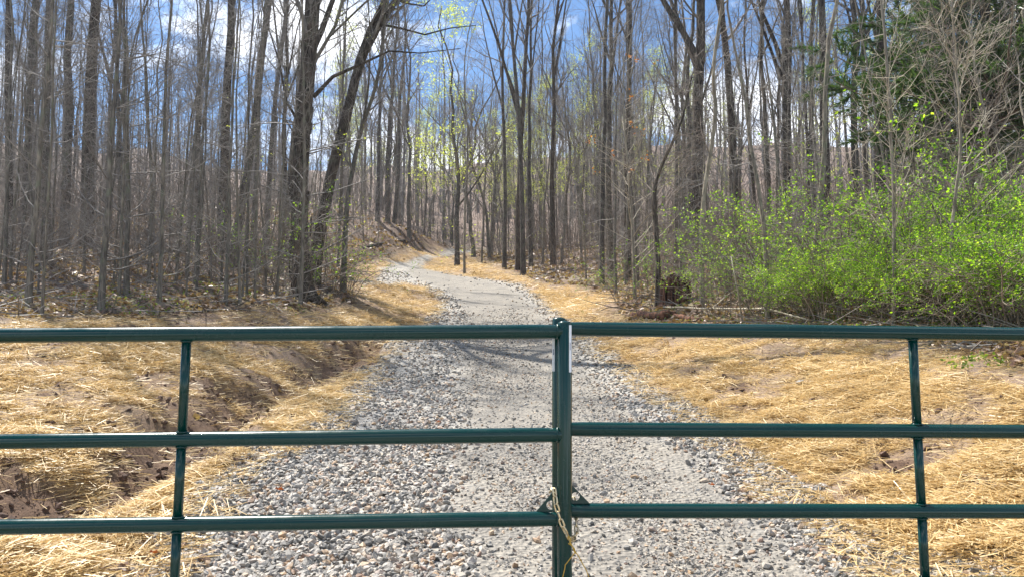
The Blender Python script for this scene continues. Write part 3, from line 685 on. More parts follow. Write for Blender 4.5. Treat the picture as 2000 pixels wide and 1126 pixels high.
# the big ridged tree left of the drive
rt, b9, y9 = px_tree('old_tree', [(592,590),(588,520),(584,400),(588,300),(600,150),(612,0),(618,-200),(640,-600),(650,-1000)], [52,36,33,32,32,30,25,15,6], (592, 588), (M_BARKD, M_TWIG, M_BUD), 'big ridged old tree with budding twigs left of the drive', clear=.45, n1=22, bud=3, low=14, bsz=.05, fork=False)
lg = Geo()
for pts, d in ([[(612,190),(650,150),(700,128),(760,100),(820,104),(900,95)], [9,7.5,6,4,2.5,1.2]], [[(606,110),(628,60),(650,0),(680,-120)], [13,12,10,6]], [[(590,250),(560,200),(545,120),(520,40)], [7,5,4,2]]):
    lg = Geo(); tubes(lg, np.array([pix(x, y, y9) for x, y in pts]) - b9, np.array(d) * y9 / F / 2, 7); link('limb', lg.mesh('limb', M_BARKD, True), rt)
for k in range(7):    # buttress roots
    lg = Geo(); a = k / 7 * 6.28 + .3; p = np.array([[math.cos(a) * .12, math.sin(a) * .12, .5], [math.cos(a) * .3, math.sin(a) * .3, .12], [math.cos(a) * .62, math.sin(a) * .62, -.08]]); tubes(lg, p, [.10, .11, .05], 7); link('root', lg.mesh('root', M_BARKD, True), rt)
pg = Geo(); gp = np.random.default_rng(3)   # loose bark strips
for k in range(46):
    py = 560 - k * 11 + gp.normal() * 4; a = gp.random() * 6.28; c = pix(float(np.interp(py, [0, 150, 300, 400, 520, 590], [612, 600, 588, 584, 588, 592])), py, y9) - b9; r = .33 * (1 - k / 90)
    ln = .25 + .35 * gp.random(); d = np.array([math.cos(a), math.sin(a), 0]); s = np.array([-d[1], d[0], 0]) * (.03 + .03 * gp.random())
    c0 = c + d * r * .97; c1 = c0 + np.array([0, 0, ln]) + d * .05 * gp.random()
    pg = Geo(); pg.add([c0 - s, c0 + s, c1 + s, c1 - s, c0 - s - d * .03, c0 + s - d * .03, c1 + s - d * .03, c1 - s - d * .03], [(0,1,2,3),(7,6,5,4),(0,4,5,1),(1,5,6,2),(2,6,7,3),(3,7,4,0)]); link('bark_strip', pg.mesh('bark_strip', M_BARKD), rt)
# the leaning forked tree
rt, b10, y10 = px_tree('leaning_tree', [(612,560),(622,470),(636,400),(655,310),(676,230),(702,130),(735,60),(775,0),(840,-120),(900,-300)], [28,25,23,21,20,18,15,13,9,5], (612, 560), (M_BARKD, M_TWIG, M_BUD), 'dark forked tree leaning right towards the drive', clear=.55, n1=16, bud=3, low=8, bsz=.055, fork=False)
lg = Geo()
for pts, d in ([[(688,180),(700,120),(722,60),(752,0),(790,-120),(820,-260)], [15,14,13,11,8,5]], [[(745,48),(780,55),(830,68),(880,55),(930,50)], [5,4.5,3.5,2.5,1.2]], [[(775,0),(800,8),(828,12),(850,-10)], [5,4,3,2]]):
    lg = Geo(); tubes(lg, np.array([pix(x, y, y10) for x, y in pts]) - b10, np.array(d) * y10 / F / 2, 7); link('limb', lg.mesh('limb', M_BARKD, True), rt)
px_tree('crooked_tree', [(669,572),(672,500),(677,400),(690,320),(706,250),(735,160),(748,60),(760,-60)], [15,11,10,9,8,7,6,4], (669, 572), (M_SAP, M_TWIG, None), 'crooked light grey tree at the corner of the left straw', clear=.3, n1=12, low=8)
px_tree('dark_sapling', [(1283,602),(1284,520),(1281,440),(1278,380),(1290,330),(1330,240),(1352,150)], [12,11,10,9,7,5,3], (1283, 602), (M_BARKD, M_TWIGB, M_DEAD), 'small dark tree with a few orange dead leaves beside the stump', 'sap', clear=.35, n1=30, L=(1.7, .9), ang=(48, 16), bud=0)
px_tree('pale_sapling', [(1371,592),(1370,500),(1372,405),(1384,310),(1393,230),(1389,150),(1400,60),(1415,-40)], [10,9,8.5,8,7.5,7,6,5], (1371, 592), (M_PALE, M_TWIGB, None), 'smooth pale curved sapling right of the stump', 'sap', clear=.35, n1=24, L=(1.5, .8), ang=(42, 14))
px_tree('pale_sapling', [(1743,640),(1744,540),(1746,400),(1741,250),(1733,130),(1722,0),(1700,-120)], [8,8,7.5,7,6,5,3], (1743, 640), (M_PALE, M_PALEST, None), 'tall straight pale sapling standing in front of the bright shrubs', 'sap', clear=.15, n1=26, L=(1.1, .9), ang=(30, 10), up=.16)
px_tree('pale_sapling', [(1855,642),(1852,560),(1849,480),(1853,400),(1864,290),(1866,180),(1858,60),(1845,-60)], [7,7,6.5,6.5,5.5,5,4,3], (1855, 642), (M_PALE, M_PALEST, None), 'knobbly pale sapling with fanned branches in front of the rightmost shrubs', 'sap', clear=.28, n1=24, L=(1.6, .9), ang=(40, 12), up=.08)
px_tree('pale_sapling', [(1962,600),(1950,450),(1925,300),(1900,180),(1880,60)], [7,6,5.5,5,4], (1962, 600), (M_SAP, M_TWIGB, None), 'thin sapling leaning left in front of the pine', 'sap', clear=.3, n1=30, L=(1.3, .8), ang=(42, 12))

# orange dead leaves still hanging on the beech twigs
gd = np.random.default_rng(8); b = ground_hit(1240, 585)
dl = thing('beech_sapling', 'young beech with orange dead leaves left of the stump', 'sapling', (b[0], b[1], zat(b[0], b[1])))
P, R = trunk_path(gd, 7.5, .045, .008, 10, .05); tg, cg2 = Geo(), Geo(); tubes(tg, P, R, 7)
b1, q1 = grow(gd, P, R, 34, .2, .98, (1.9, .6), (60, 12), 6, .06, .1, .4, .3, .016, .006); b2, q2 = grow(gd, b1, q1, 5, .3, 1, (.6, .4), (45, 15), 4, .03, .14, .7, .4, .008, .004)
tubes(cg2, b1, q1, 4); tubes(cg2, b2, q2, 3); link('trunk', tg.mesh('trunk', M_PALE, True), dl); link('crown', cg2.mesh('crown', M_PALEST, True), dl)
e = b2[:, -1]; e = e[gd.random(len(e)) < .11]; e = np.repeat(e, 5, 0) + gd.normal(size=(len(e) * 5, 3)) * .06; lg = Geo(); leaf_quads(lg, gd, e, .09 * np.ones(len(e)), aspect=.6)
link('dead_leaves', lg.mesh('dead_leaves', M_DEAD, False, True), dl)

# trees nobody would single out: shared labels by stand
STAND = []
def stand(n, protos, px0, px1, y0, y1, d0, d1, label, cat, group, name=None, seed=0, hs=1.0, lean=.02, mind=.8):
    g = np.random.default_rng(100 + seed); done = []; tries = 0
    while len(done) < n and tries < n * 60:
        tries += 1
        Yd = math.exp(math.log(y0) + g.random() ** .8 * math.log(y1 / y0)); px = px0 + g.random() * (px1 - px0); X = (px - 1000) / F * Yd
        xa, ya = np.array([X]), np.array([Yd])
        if gsamp(d_c, xa, ya)[0] > -.5 or (abs(px - 1320) < 50 and Yd < 18.5): continue
        if any((X - a) ** 2 + (Yd - b) ** 2 < mind ** 2 for a, b in done): continue
        done.append((X, Yd)); pr = protos[int(g.integers(len(protos)))]
        k = (d0 + (d1 - d0) * g.random() ** 1.5) / 2 / pr.r; ax = np.array([g.normal() * lean - X * .0, g.normal() * lean, 1])
        o = pr.place((X, Yd, zat(X, Yd) - .03), ax, k, hs * (.8 + .3 * g.random()) * (1 if k > .8 else .8), g.random() * 6.28, label, cat, group, name); STAND.append((o, 1000 + F * X / Yd * cp, cat))
    print(group, len(done))
stand(36, TALL + TALLD, -350, 680, 26, 85, .15, .36, 'bare grey forest tree standing deep in the wood left of the drive', 'tree', 'forest trees left of the drive', seed=1, mind=1.8)
stand(44, TALL + TALLD + BUD, 1150, 2350, 26, 80, .15, .36, 'bare grey forest tree standing deep in the wood right of the drive', 'tree', 'forest trees right of the drive', name='forest_tree', seed=2, mind=1.8)
stand(70, TALL + THIN + BUD, 640, 1260, 55, 130, .18, .40, 'bare tree on the slope beyond the bend of the drive', 'tree', 'trees beyond the bend', name='forest_tree', seed=3, mind=1.5)
stand(12, BUD, 640, 1150, 50, 90, .14, .22, 'slender tree hazed with yellow green buds beyond the bend', 'tree', 'budding trees beyond the bend', seed=4)
stand(130, SAP + SAP + THIN, -150, 640, 13.5, 42, .03, .075, 'thin bare sapling crowded in the wood left of the drive', 'sapling', 'saplings left of the drive', name='sapling', seed=5, mind=.5, lean=.05)
stand(46, SAP + THIN, 1130, 1420, 22, 55, .05, .14, 'thin bare sapling in the brush right of the twin trunks', 'sapling', 'saplings right of the drive', name='sapling', seed=6, mind=.6, lean=.05)
stand(34, SAP + THIN, 1420, 2200, 13, 40, .05, .14, 'thin bare sapling behind the green shrubs', 'sapling', 'saplings behind the green shrubs', name='sapling', seed=7, mind=.8, lean=.06)
stand(50, SAP + THIN, 640, 1180, 48, 90, .06, .14, 'thin bare sapling on the slope beyond the bend', 'sapling', 'saplings beyond the bend', name='sapling', seed=8, mind=.8, lean=.05)

MARKS = [(20,'dark trunk at the left edge'),(90,'straight trunk behind the leftmost sapling'),(130,'trunk with a high fork'),(180,'thickest dark trunk on the left'),(248,'bent sapling on the left'),
 (311,'mossy log'),(381,'sapling beyond the mossy log'),(436,'thick upright trunk in the left wood'),(490,'two thin upright stems'),(548,'slim dark tree beside the big ridged tree'),(592,'big ridged tree'),(640,'leaning forked tree'),
 (690,'crooked light grey tree'),(755,'three trunks on the cut bank'),(893,'pale budding tree inside the bend'),(925,'stout dark trunk at the bend'),(985,'grey trunk left of the twin trunks'),(1015,'twin trunks'),(1080,'lone dark trunk'),
 (1176,'corner tree at the right straw'),(1226,'forked dark tree'),(1283,'small dark tree by the stump'),(1320,'stump'),(1371,'pale curved sapling'),(1436,'thick trunk beyond the pale curved sapling'),(1530,'tallest green shrub'),
 (1610,'dark brown trunk above the shrubs'),(1674,'grey trunk above the shrubs'),(1724,'widest brown trunk'),(1743,'tall straight pale sapling'),(1853,'knobbly pale sapling'),(1955,'pine')]
ORD = ['first','second','third','fourth','fifth','sixth','seventh','eighth','ninth','tenth','eleventh','twelfth']
_cl = {}
for o, px, cat in STAND:
    if -10 < px < 2010:
        m = min(range(len(MARKS)), key=lambda i: abs(MARKS[i][0] - px)); _cl.setdefault((m, px > MARKS[m][0], cat), []).append((abs(px - MARKS[m][0]), o))
for (m, right, cat), L_ in _cl.items():
    L_.sort(key=lambda q: q[0])
    for i, (_, o) in enumerate(L_):
        kind_ = 'slender budding tree' if 'budd' in o['label'] else 'background ' + ('sapling' if cat == 'sapling' else 'tree')
        o['label'] = '%s %s %s of the %s' % (ORD[i] if i < 12 else 'next', kind_, 'right' if right else 'left', MARKS[m][1])
# far wood and thin undergrowth that reads as one mass
g4 = np.random.default_rng(31)
n = 620; Yd = 80 + 150 * g4.random(n); px = -500 + 3000 * g4.random(n); X = (px - 1000) / F * Yd
base = np.stack([X, Yd, gsamp(GZ, X, Yd)], 1); H = 17 + 9 * g4.random(n); r = .12 + .14 * g4.random(n)
zz = np.linspace(0, 1, 5); P = base[:, None] + np.stack([g4.normal(size=(n, 5)) * .35 * zz, g4.normal(size=(n, 5)) * .35 * zz, H[:, None] * zz - .3], -1); R = r[:, None] * (1 - .8 * zz)
fg2 = Geo(); tubes(fg2, P, R, 5)
b1, q1 = grow(g4, P, R, 15, .12, 1, (3.6, 1.8), (42, 16), 4, .12, .12, .5, .3, .09, .03); tubes(fg2, b1, q1, 3)
b2, q2 = grow(g4, b1, q1, 2, .2, 1, (2.4, 1.6), (40, 18), 2, .1, .1, .6, .4, .045, .02)
tubes(fg2, b2, q2, 3)
link('distant_woods', fg2.mesh('distant_woods', M_TWIG), None, kind='stuff', label='far bare trees closing the view behind the wood', category='woods')
n = 13000; X, Yd = scatter(g4, n, 15, 150, -200, 2200); keep = (gsamp(d_c, X, Yd) < -.6) & (g4.random(len(X)) < np.clip(Yd / 40, .3, 1)) & ~((np.abs(X / Yd * F + 1000 - 1322) < 48) & (Yd < 17.5)); X, Yd = X[keep], Yd[keep]; n = len(X)
base = np.stack([X, Yd, gsamp(GZ, X, Yd)], 1); h = (.8 + 2.4 * g4.random(n) ** 1.5) * np.clip(Yd / 30, 1, 4.5); k5 = np.linspace(0, 1, 4)
dx = g4.normal(size=(n, 1)) * .35 * k5 ** 1.5 * h[:, None]; dy = g4.normal(size=(n, 1)) * .35 * k5 ** 1.5 * h[:, None]
P = base[:, None] + np.stack([dx, dy, h[:, None] * k5], -1); R = (.006 + .005 * g4.random(n))[:, None] * np.clip(Yd / 30, 1, 2.8)[:, None] * (1 - .6 * k5)
ug = Geo(); tubes(ug, P, R, 3); i3 = g4.random(n) < .5; b1, q1 = grow(g4, P[i3], R[i3], 3, .3, .9, (1.1, .6), (45, 15), 2, .1, .1, .8, .5, .03, .005); tubes(ug, b1, q1, 3)
link('undergrowth', ug.mesh('undergrowth', M_TWIGB), None, kind='stuff', label='leafless brown brush filling the floor of the wood', category='undergrowth')

# ------------------------------------------------------------------ shrubs
def shrub(g, H, W, ns, leaves, spread=.5, lsize=.036, upper=.25, clump=1.0):
    a = g.random(ns) * 6.28; rr = g.random(ns) ** .5 * W * .42
    S = np.stack([np.cos(a) * rr, np.sin(a) * rr, np.zeros(ns) - .05], 1); K = 7; pts = [S]
    d = unit(np.stack([np.cos(a) * spread * .5, np.sin(a) * spread * .5, np.ones(ns)], 1) + g.normal(size=(ns, 3)) * .2)
    ln = H * (.7 + .6 * g.random(ns)); 
    for k in range(K - 1):
        pts.append(pts[-1] + d * (ln / (K - 1))[:, None]); d = unit(d + g.normal(size=d.shape) * .16 + np.stack([np.cos(a), np.sin(a), -np.ones(ns) * .9], 1) * .11 * (k + 1) * spread)
    P = np.stack(pts, 1); P[..., 2] = np.maximum(P[..., 2], -.05); R = (.008 + .008 * g.random(ns))[:, None] * np.linspace(1, .35, K)
    sg, lg = Geo(), Geo(); tubes(sg, P, R, 4)
    b1, q1 = grow(g, P, R, 9, .25, 1, (.7, .5), (48, 16), 4, .03, .15, .7, .4, .007, .0035); tubes(sg, b1, q1, 3)
    b2, q2 = grow(g, b1, q1, 3, .1, 1, (.3, .22), (50, 18), 3, .02, .15, .7, .5, .005, .003); tubes(sg, b2, q2, 3)
    idx = g.integers(len(b2), size=leaves * 4); t = g.random(leaves * 4); C, _, _ = interp(b2, q2, idx, t)
    C = C + g.normal(size=C.shape) * .03; p = np.clip((C[:, 2] / H - upper * .3) / .45, .03, 1) ** .8
    cl = g.random(len(b2))[idx]; nz = vnoise(C[:, 0] * 3.2 + C[:, 2] * 1.7, C[:, 1] * 3.2 - C[:, 2] * 4, 5); C = C[(g.random(len(C)) < p) & (cl > .25) & (nz > .36)][:leaves]
    leaf_quads(lg, g, C, lsize * (.6 + .8 * g.random(len(C))), .6, aspect=.6)
    return sg, lg
g5 = np.random.default_rng(41)
SHR = []
for H, W, ns, nl, ls in ((1.7, 2.2, 56, 23000, .033), (1.9, 2.6, 60, 23000, .034), (1.5, 2.4, 56, 21000, .032), (3.2, 2.4, 34, 3600, .045), (2.8, 2.6, 30, 1300, .05)):
    sg, lg = shrub(g5, H, W, ns, nl, .55, ls); SHR.append((sg.mesh('stems', M_TWIGB, True), lg.mesh('foliage', M_LEAF, False, True)))
SL = [(1420,612,4,.5,'small thin shrub just right of the pale curved sapling'),(1500,615,3,.42,'low green shrub behind the fallen pale branch'),(1590,616,0,.58,'dense green shrub left of the pink ribbon stem'),
 (1670,618,2,.72,'green shrub left of the tall straight pale sapling'),(1765,618,1,.52,'bright green shrub behind the tall straight pale sapling'),(1850,622,0,.66,'bright shrub behind the knobbly pale sapling'),
 (1940,625,1,.6,'bright green shrub right of the knobbly pale sapling'),(2020,640,2,.85,'bright green shrub cut by the right edge of the picture'),(1980,590,1,.95,'tall bright shrub under the pine at the right edge'),
 (1900,585,0,.72,'tall bright green shrub left of the pine trunk'),(1800,580,2,.62,'green shrub in the second row behind the tall pale sapling'),(1700,585,1,.52,'green shrub in the second row under the widest brown trunk'),
 (1610,580,2,.62,'green shrub in the second row under the dark brown trunk'),(1530,585,3,.8,'tallest loose green shrub in the middle of the thicket'),(1462,585,3,.62,'tall loose shrub with scattered green leaves'),
 (1410,572,4,.8,'airy shrub with few leaves behind the stump'),(1245,590,4,.55,'small leafy shrub left of the small dark tree'),(1640,600,3,.85,'tall airy shrub rising under the dark brown trunk'),(1790,605,3,.8,'tall airy shrub rising between the two pale saplings on the right'),(1925,600,3,.9,'tall airy shrub rising above the bright shrubs under the pine'),(1190,568,4,.3,'tiny green shrub at the corner of the straw'),
 (560,585,4,1.0,'airy green shrub left of the big ridged tree'),(640,580,4,.7,'airy green shrub right of the big ridged tree'),(2120,640,0,.8,'green shrub just outside the right edge')]
for bx, by, k, s, lab in SL:
    P = ground_hit(bx, by); r = thing('green_shrub', lab, 'shrub', (P[0], P[1], zat(P[0], P[1]) - .03))
    for nm, me in zip(('stems', 'foliage'), SHR[k]): link(nm, me, r)
    r.scale = (s, s, s); r.rotation_euler = (0, 0, random.random() * 6.28)

# ------------------------------------------------------------------ pine
gp = np.random.default_rng(51); P = ground_hit(1955, 520); pine = thing('pine_tree', 'dark green pine at the upper right edge behind the saplings', 'tree', (P[0], P[1], zat(P[0], P[1])))
s_ = P[1] / 18.0
T, R = trunk_path(gp, 17 * s_, .17 * s_, .03, 12, .05); tg = Geo(); tubes(tg, T, R, 10); link('trunk', tg.mesh('trunk', M_BARKD, True), pine)
b1, q1 = grow(gp, T, R, 120, .24, .98, (4.4 * s_, .9), (82, 10), 7, .03, .07, .3, .25, .045, .015); b2, q2 = grow(gp, b1, q1, 15, .2, 1, (1.0 * s_, .6), (45, 14), 4, .05, .09, .6, .4, .014, .006)
cg3 = Geo(); tubes(cg3, b1, q1, 5); tubes(cg3, b2, q2, 3); link('crown', cg3.mesh('crown', M_TWIGB, True), pine)
n = 130000; idx = gp.integers(len(b2), size=n); C, _, Tn = interp(b2, q2, idx, .2 + .8 * gp.random(n)); D = unit(Tn + gp.normal(size=(n, 3)) * .55) * (.24 * (.7 + .6 * gp.random(n)))[:, None]
W = unit(np.cross(D, gp.normal(size=(n, 3)))) * .014; ng = Geo(); ng.add(np.stack([C - W, C + W, C + D], 1).reshape(-1, 3), None, np.arange(n * 3).reshape(-1, 3), np.repeat(gp.random(n), 3))
link('needles', ng.mesh('needles', M_PINE, False, True), pine)
for bx, by, lab in ((2120, 520, 'second dark pine beyond the right edge of the picture'), (1905, 478, 'farther dark green pine left of the pine at the right edge')):
    Pq = ground_hit(bx, by); r = copy_thing(pine, lab); r.location = (Pq[0], Pq[1], zat(Pq[0], Pq[1])); r.rotation_euler = (0, 0, 2)

# ------------------------------------------------------------------ stump, logs, branches
b = ground_hit(1320, 594); Yd = b[1]; st_ = thing('tree_stump', 'broken hollow reddish brown stump among the brush right of the drive', 'stump', (b[0], b[1], zat(b[0], b[1]) - .05))
gs_ = np.random.default_rng(61); n = 40; wd = 58 * Yd / F; hh = 58 * Yd / F
th = np.arange(n) / n * 2 * math.pi; seg = np.floor(np.arange(n) / 5).astype(int); hs_ = hh * (.72 + .33 * gs_.random(9))[seg]; hs_ += gs_.normal(size=n) * hh * .04
rad = wd / 2 * (1 + .08 * np.sin(th * 5) + gs_.normal(size=n) * .03) * (1 - .12 * (np.arange(n) % 5 == 0))
rows = []
for z, k in ((0, 1.2), (.12, 1.03), (.35, .97), (.7, .95), (1.0, .93)): rows.append(np.stack([np.cos(th) * rad * k, np.sin(th) * rad * k, z * hs_], 1))
for z, k in ((.97, .72), (.5, .6), (.25, .5)): rows.append(np.stack([np.cos(th) * rad * k, np.sin(th) * rad * k, z * hs_], 1))
V = np.concatenate(rows); i = np.arange(n); Qs = np.concatenate([np.stack([r * n + i, r * n + (i + 1) % n, (r + 1) * n + (i + 1) % n, (r + 1) * n + i], 1) for r in range(len(rows) - 1)])
sgx = Geo(); sgx.add(V, Qs); link('shell', sgx.mesh('shell', M_STUMP), st_)
for k in range(6):
    a = -2.6 + k * .42; c = np.array([math.cos(a), math.sin(a), 0]) * wd * .52; s = np.array([-math.sin(a), math.cos(a), 0]) * wd * .085; o_ = np.array([math.cos(a), math.sin(a), 0]) * .05
    h = hh * (.75 + .35 * gs_.random()); gg = Geo(); lo = np.array([0, 0, .02]); hi = np.array([0, 0, h])
    gg.add([c - s + lo, c + s + lo, c + s * .8 + hi, c - s * .6 + hi * .93, c - s - o_ + lo, c + s - o_ + lo, c + s * .8 - o_ + hi, c - s * .6 - o_ + hi * .93], [(0,1,2,3),(7,6,5,4),(0,4,5,1),(1,5,6,2),(2,6,7,3),(3,7,4,0)])
    link('bark_slab', gg.mesh('bark_slab', M_STUMP), st_)
def log(pts, dias, mat, name, label, cat, sides=9, branches=0, lift=.5):
    G = []
    for p in pts:
        h = ground_hit(*p[:2]); z = zat(h[0], h[1]); G.append(np.array([h[0], h[1], z]))
    G = np.array(G); R = np.array(dias) * G[:, 1] / F / 2; 
    G[:, 2] += R * lift + np.array([p[2] if len(p) > 2 else 0 for p in pts]); b = G[0].copy(); P = (G - b)[None]; gg = Geo()
    t = np.linspace(0, 1, len(pts) * 3); PI_, RI_, _ = interp(P, R[None], np.zeros(len(t), int), t); PI_[:, 2] += gs_.normal(size=len(t)) * .25 * R.mean(); tubes(gg, PI_[None], RI_[None] * (1 + gs_.normal(size=len(t)) * .08), sides, cap=True)
    if branches:
        b1, q1 = grow(gs_, P, R[None], branches, .15, 1, (.7, .5), (35, 12), 4, .03, .1, .7, .4, .012, .005); tubes(gg, b1, q1, 4)
    return thing(name, label, cat, b, data=gg.mesh(name, mat, True))
log([(1236,618),(1262,622),(1290,622),(1318,612)], [10,16,22,14], M_STUMP, 'rotten_log', 'dark red brown rotten log lying in front of the stump', 'log')
log([(1318,618),(1345,624),(1372,628)], [10,12,7], M_STUMP, 'rotten_log', 'short broken piece of rotten wood right of the rotten log', 'log')
log([(1296,604,.1),(1360,612,.12),(1430,616,.12),(1500,622,.15),(1580,634,.1)], [4,4.5,5,4.5,3], M_PALEST, 'fallen_branch', 'long pale fallen branch lying across the brush', 'branch', 6, 6)
log([(1388,612,.1),(1430,590,.25),(1480,580,.35),(1530,590,.3),(1590,605,.1)], [3,3.5,3.5,3,2], M_PALEST, 'fallen_branch', 'arched pale dead branch above the long fallen branch', 'branch', 6, 5)
log([(1790,640,.05),(1825,665,.04),(1850,690,.02)], [4,3.5,3], M_PALEST, 'fallen_branch', 'straight pale stick at the edge of the right straw', 'branch', 6)
log([(285,496),(320,499),(360,502)], [9,12,10], bark('mossy_log_bark', (.03, .022, .015), (.14, .12, .05), 1.0), 'mossy_log', 'dark mossy log lying in the left wood', 'log')
log([(340,604),(400,606),(450,600),(490,606)], [4,5,5,3], M_BARKD, 'fallen_branch', 'dark fallen branch along the left straw edge', 'branch', 7, 5)
log([(120,624),(180,622),(240,618)], [3,4,3], M_BARKD, 'fallen_branch', 'small fallen branch in the weeds on the far left', 'branch', 6, 4)
log([(700,496),(740,486),(790,476)], [4,7,5], M_BARKD, 'fallen_log', 'fallen log along the top of the cut bank', 'log')
log([(1130,556),(1165,558),(1200,566)], [3,4,3], M_BARKD, 'fallen_branch', 'fallen branch at the upper rim of the right straw', 'branch', 6, 4)
# leaning stick
h = ground_hit(1452, 632); a = np.array([h[0], h[1], zat(h[0], h[1]) - .05]); e = pix(1428, 500, h[1]); gg = Geo(); tubes(gg, np.array([a - a, (e - a) * .5 + [.01, 0, 0], e - a]), [.017, .015, .011], 6, cap=True)
thing('leaning_stick', 'pale stick leaning in front of the loose shrub', 'stick', a, data=gg.mesh('leaning_stick', M_PALEST, True))
def ribbon(px, py, L, lab):
    Yd = ground_hit(px, 625)[1]; c = pix(px, py, Yd); k = 7; gg = Geo(); V = []
    for i in range(k):
        f = i / (k - 1); o = np.array([.03 * math.sin(f * 5 + px), .02 * math.cos(f * 4), -L * f]); w = np.array([.014 * math.cos(f * 3), .014 * math.sin(f * 3), 0]); V += [o - w, o + w]
    gg.add(V, [(2 * i, 2 * i + 1, 2 * i + 3, 2 * i + 2) for i in range(k - 1)]); o = thing('marker_ribbon', lab, 'ribbon', c, data=gg.mesh('marker_ribbon', M_RIBBON)); 
    m = o.modifiers.new('solid', 'SOLIDIFY'); m.thickness = .001
ribbon(1776, 488, .38, 'pink marker ribbon hanging in the bright shrub by the tall pale sapling'); ribbon(1580, 535, .16, 'short pink marker ribbon low in the middle of the thicket')

# notable loose stones and leaves
RK = [(62,975,28,'flat brown stone in the left ditch beside the picture edge'),(215,962,30,'tan flat stone in the bottom of the left ditch'),(300,905,20,'brown stone on the rim of the left ditch'),(160,748,26,'dark flat stone in the straw behind the left gate leaf'),
 (400,1098,34,'reddish flat stone among the gravel at the bottom left'),(715,880,22,'tan stone on the coarse gravel between the upper gate rails'),(1560,745,20,'grey stone in the straw right of the drive'),(1450,712,14,'small dark stone high in the right straw'),
 (1845,905,26,'pale grey stone in the straw right of the right upright'),(1935,915,20,'grey stone in the straw near the right picture edge'),(1975,740,16,'reddish stone under the brush at the right edge'),(1640,1060,30,'grey stone at the right rim of the gravel near the bottom'),
 (1705,1060,26,'broad grey stone near the right upright at the bottom'),(1495,870,16,'pale stone below the right middle rail'),(1560,760,14,'brown stone just below the grey stone in the right straw'),(620,1030,24,'large grey stone below the lowest left rail')]
for x, y, w, lab in RK:
    h = ground_hit(x, y); gg = Geo(); s = w * h[1] / F; stones(gg, gs_, np.zeros((1, 3)), np.array([s])); me = gg.mesh('rock', M_ROCK if 'brown' in lab or 'tan' in lab or 'red' in lab or 'dark' in lab else M_STONE, False, True)
    thing('rock', lab, 'rock', (h[0], h[1], zat(h[0], h[1]) + s * .12), data=me)
for x, y, w, lab in [(300,1092,18,'orange dead leaf on the stones beside the left upright'),(545,966,18,'curled red brown leaf on the coarse gravel'),(1390,960,14,'orange leaf on the packed gravel right of the gate posts'),(855,832,10,'small red leaf on the gravel above the middle rail'),(1650,868,16,'brown curled leaf in the right straw')]:
    h = ground_hit(x, y); s = w * h[1] / F; gg = Geo(); n = 10; V = [(0, 0, .01)]
    for k in range(n):
        a = k / n * 6.283; r = s * .5 * (1 if k % 2 == 0 else .55); V.append((math.cos(a) * r, math.sin(a) * r * .8, .012 + .3 * s * abs(math.sin(a * 1.5))))
    gg.add(V, None, [(0, k + 1, (k + 1) % n + 1) for k in range(n)], .8); o = thing('fallen_leaf', lab, 'leaf', (h[0], h[1], zat(h[0], h[1]) + .03), data=gg.mesh('fallen_leaf', M_DEAD, False, True)); m = o.modifiers.new('solid', 'SOLIDIFY'); m.thickness = .0015

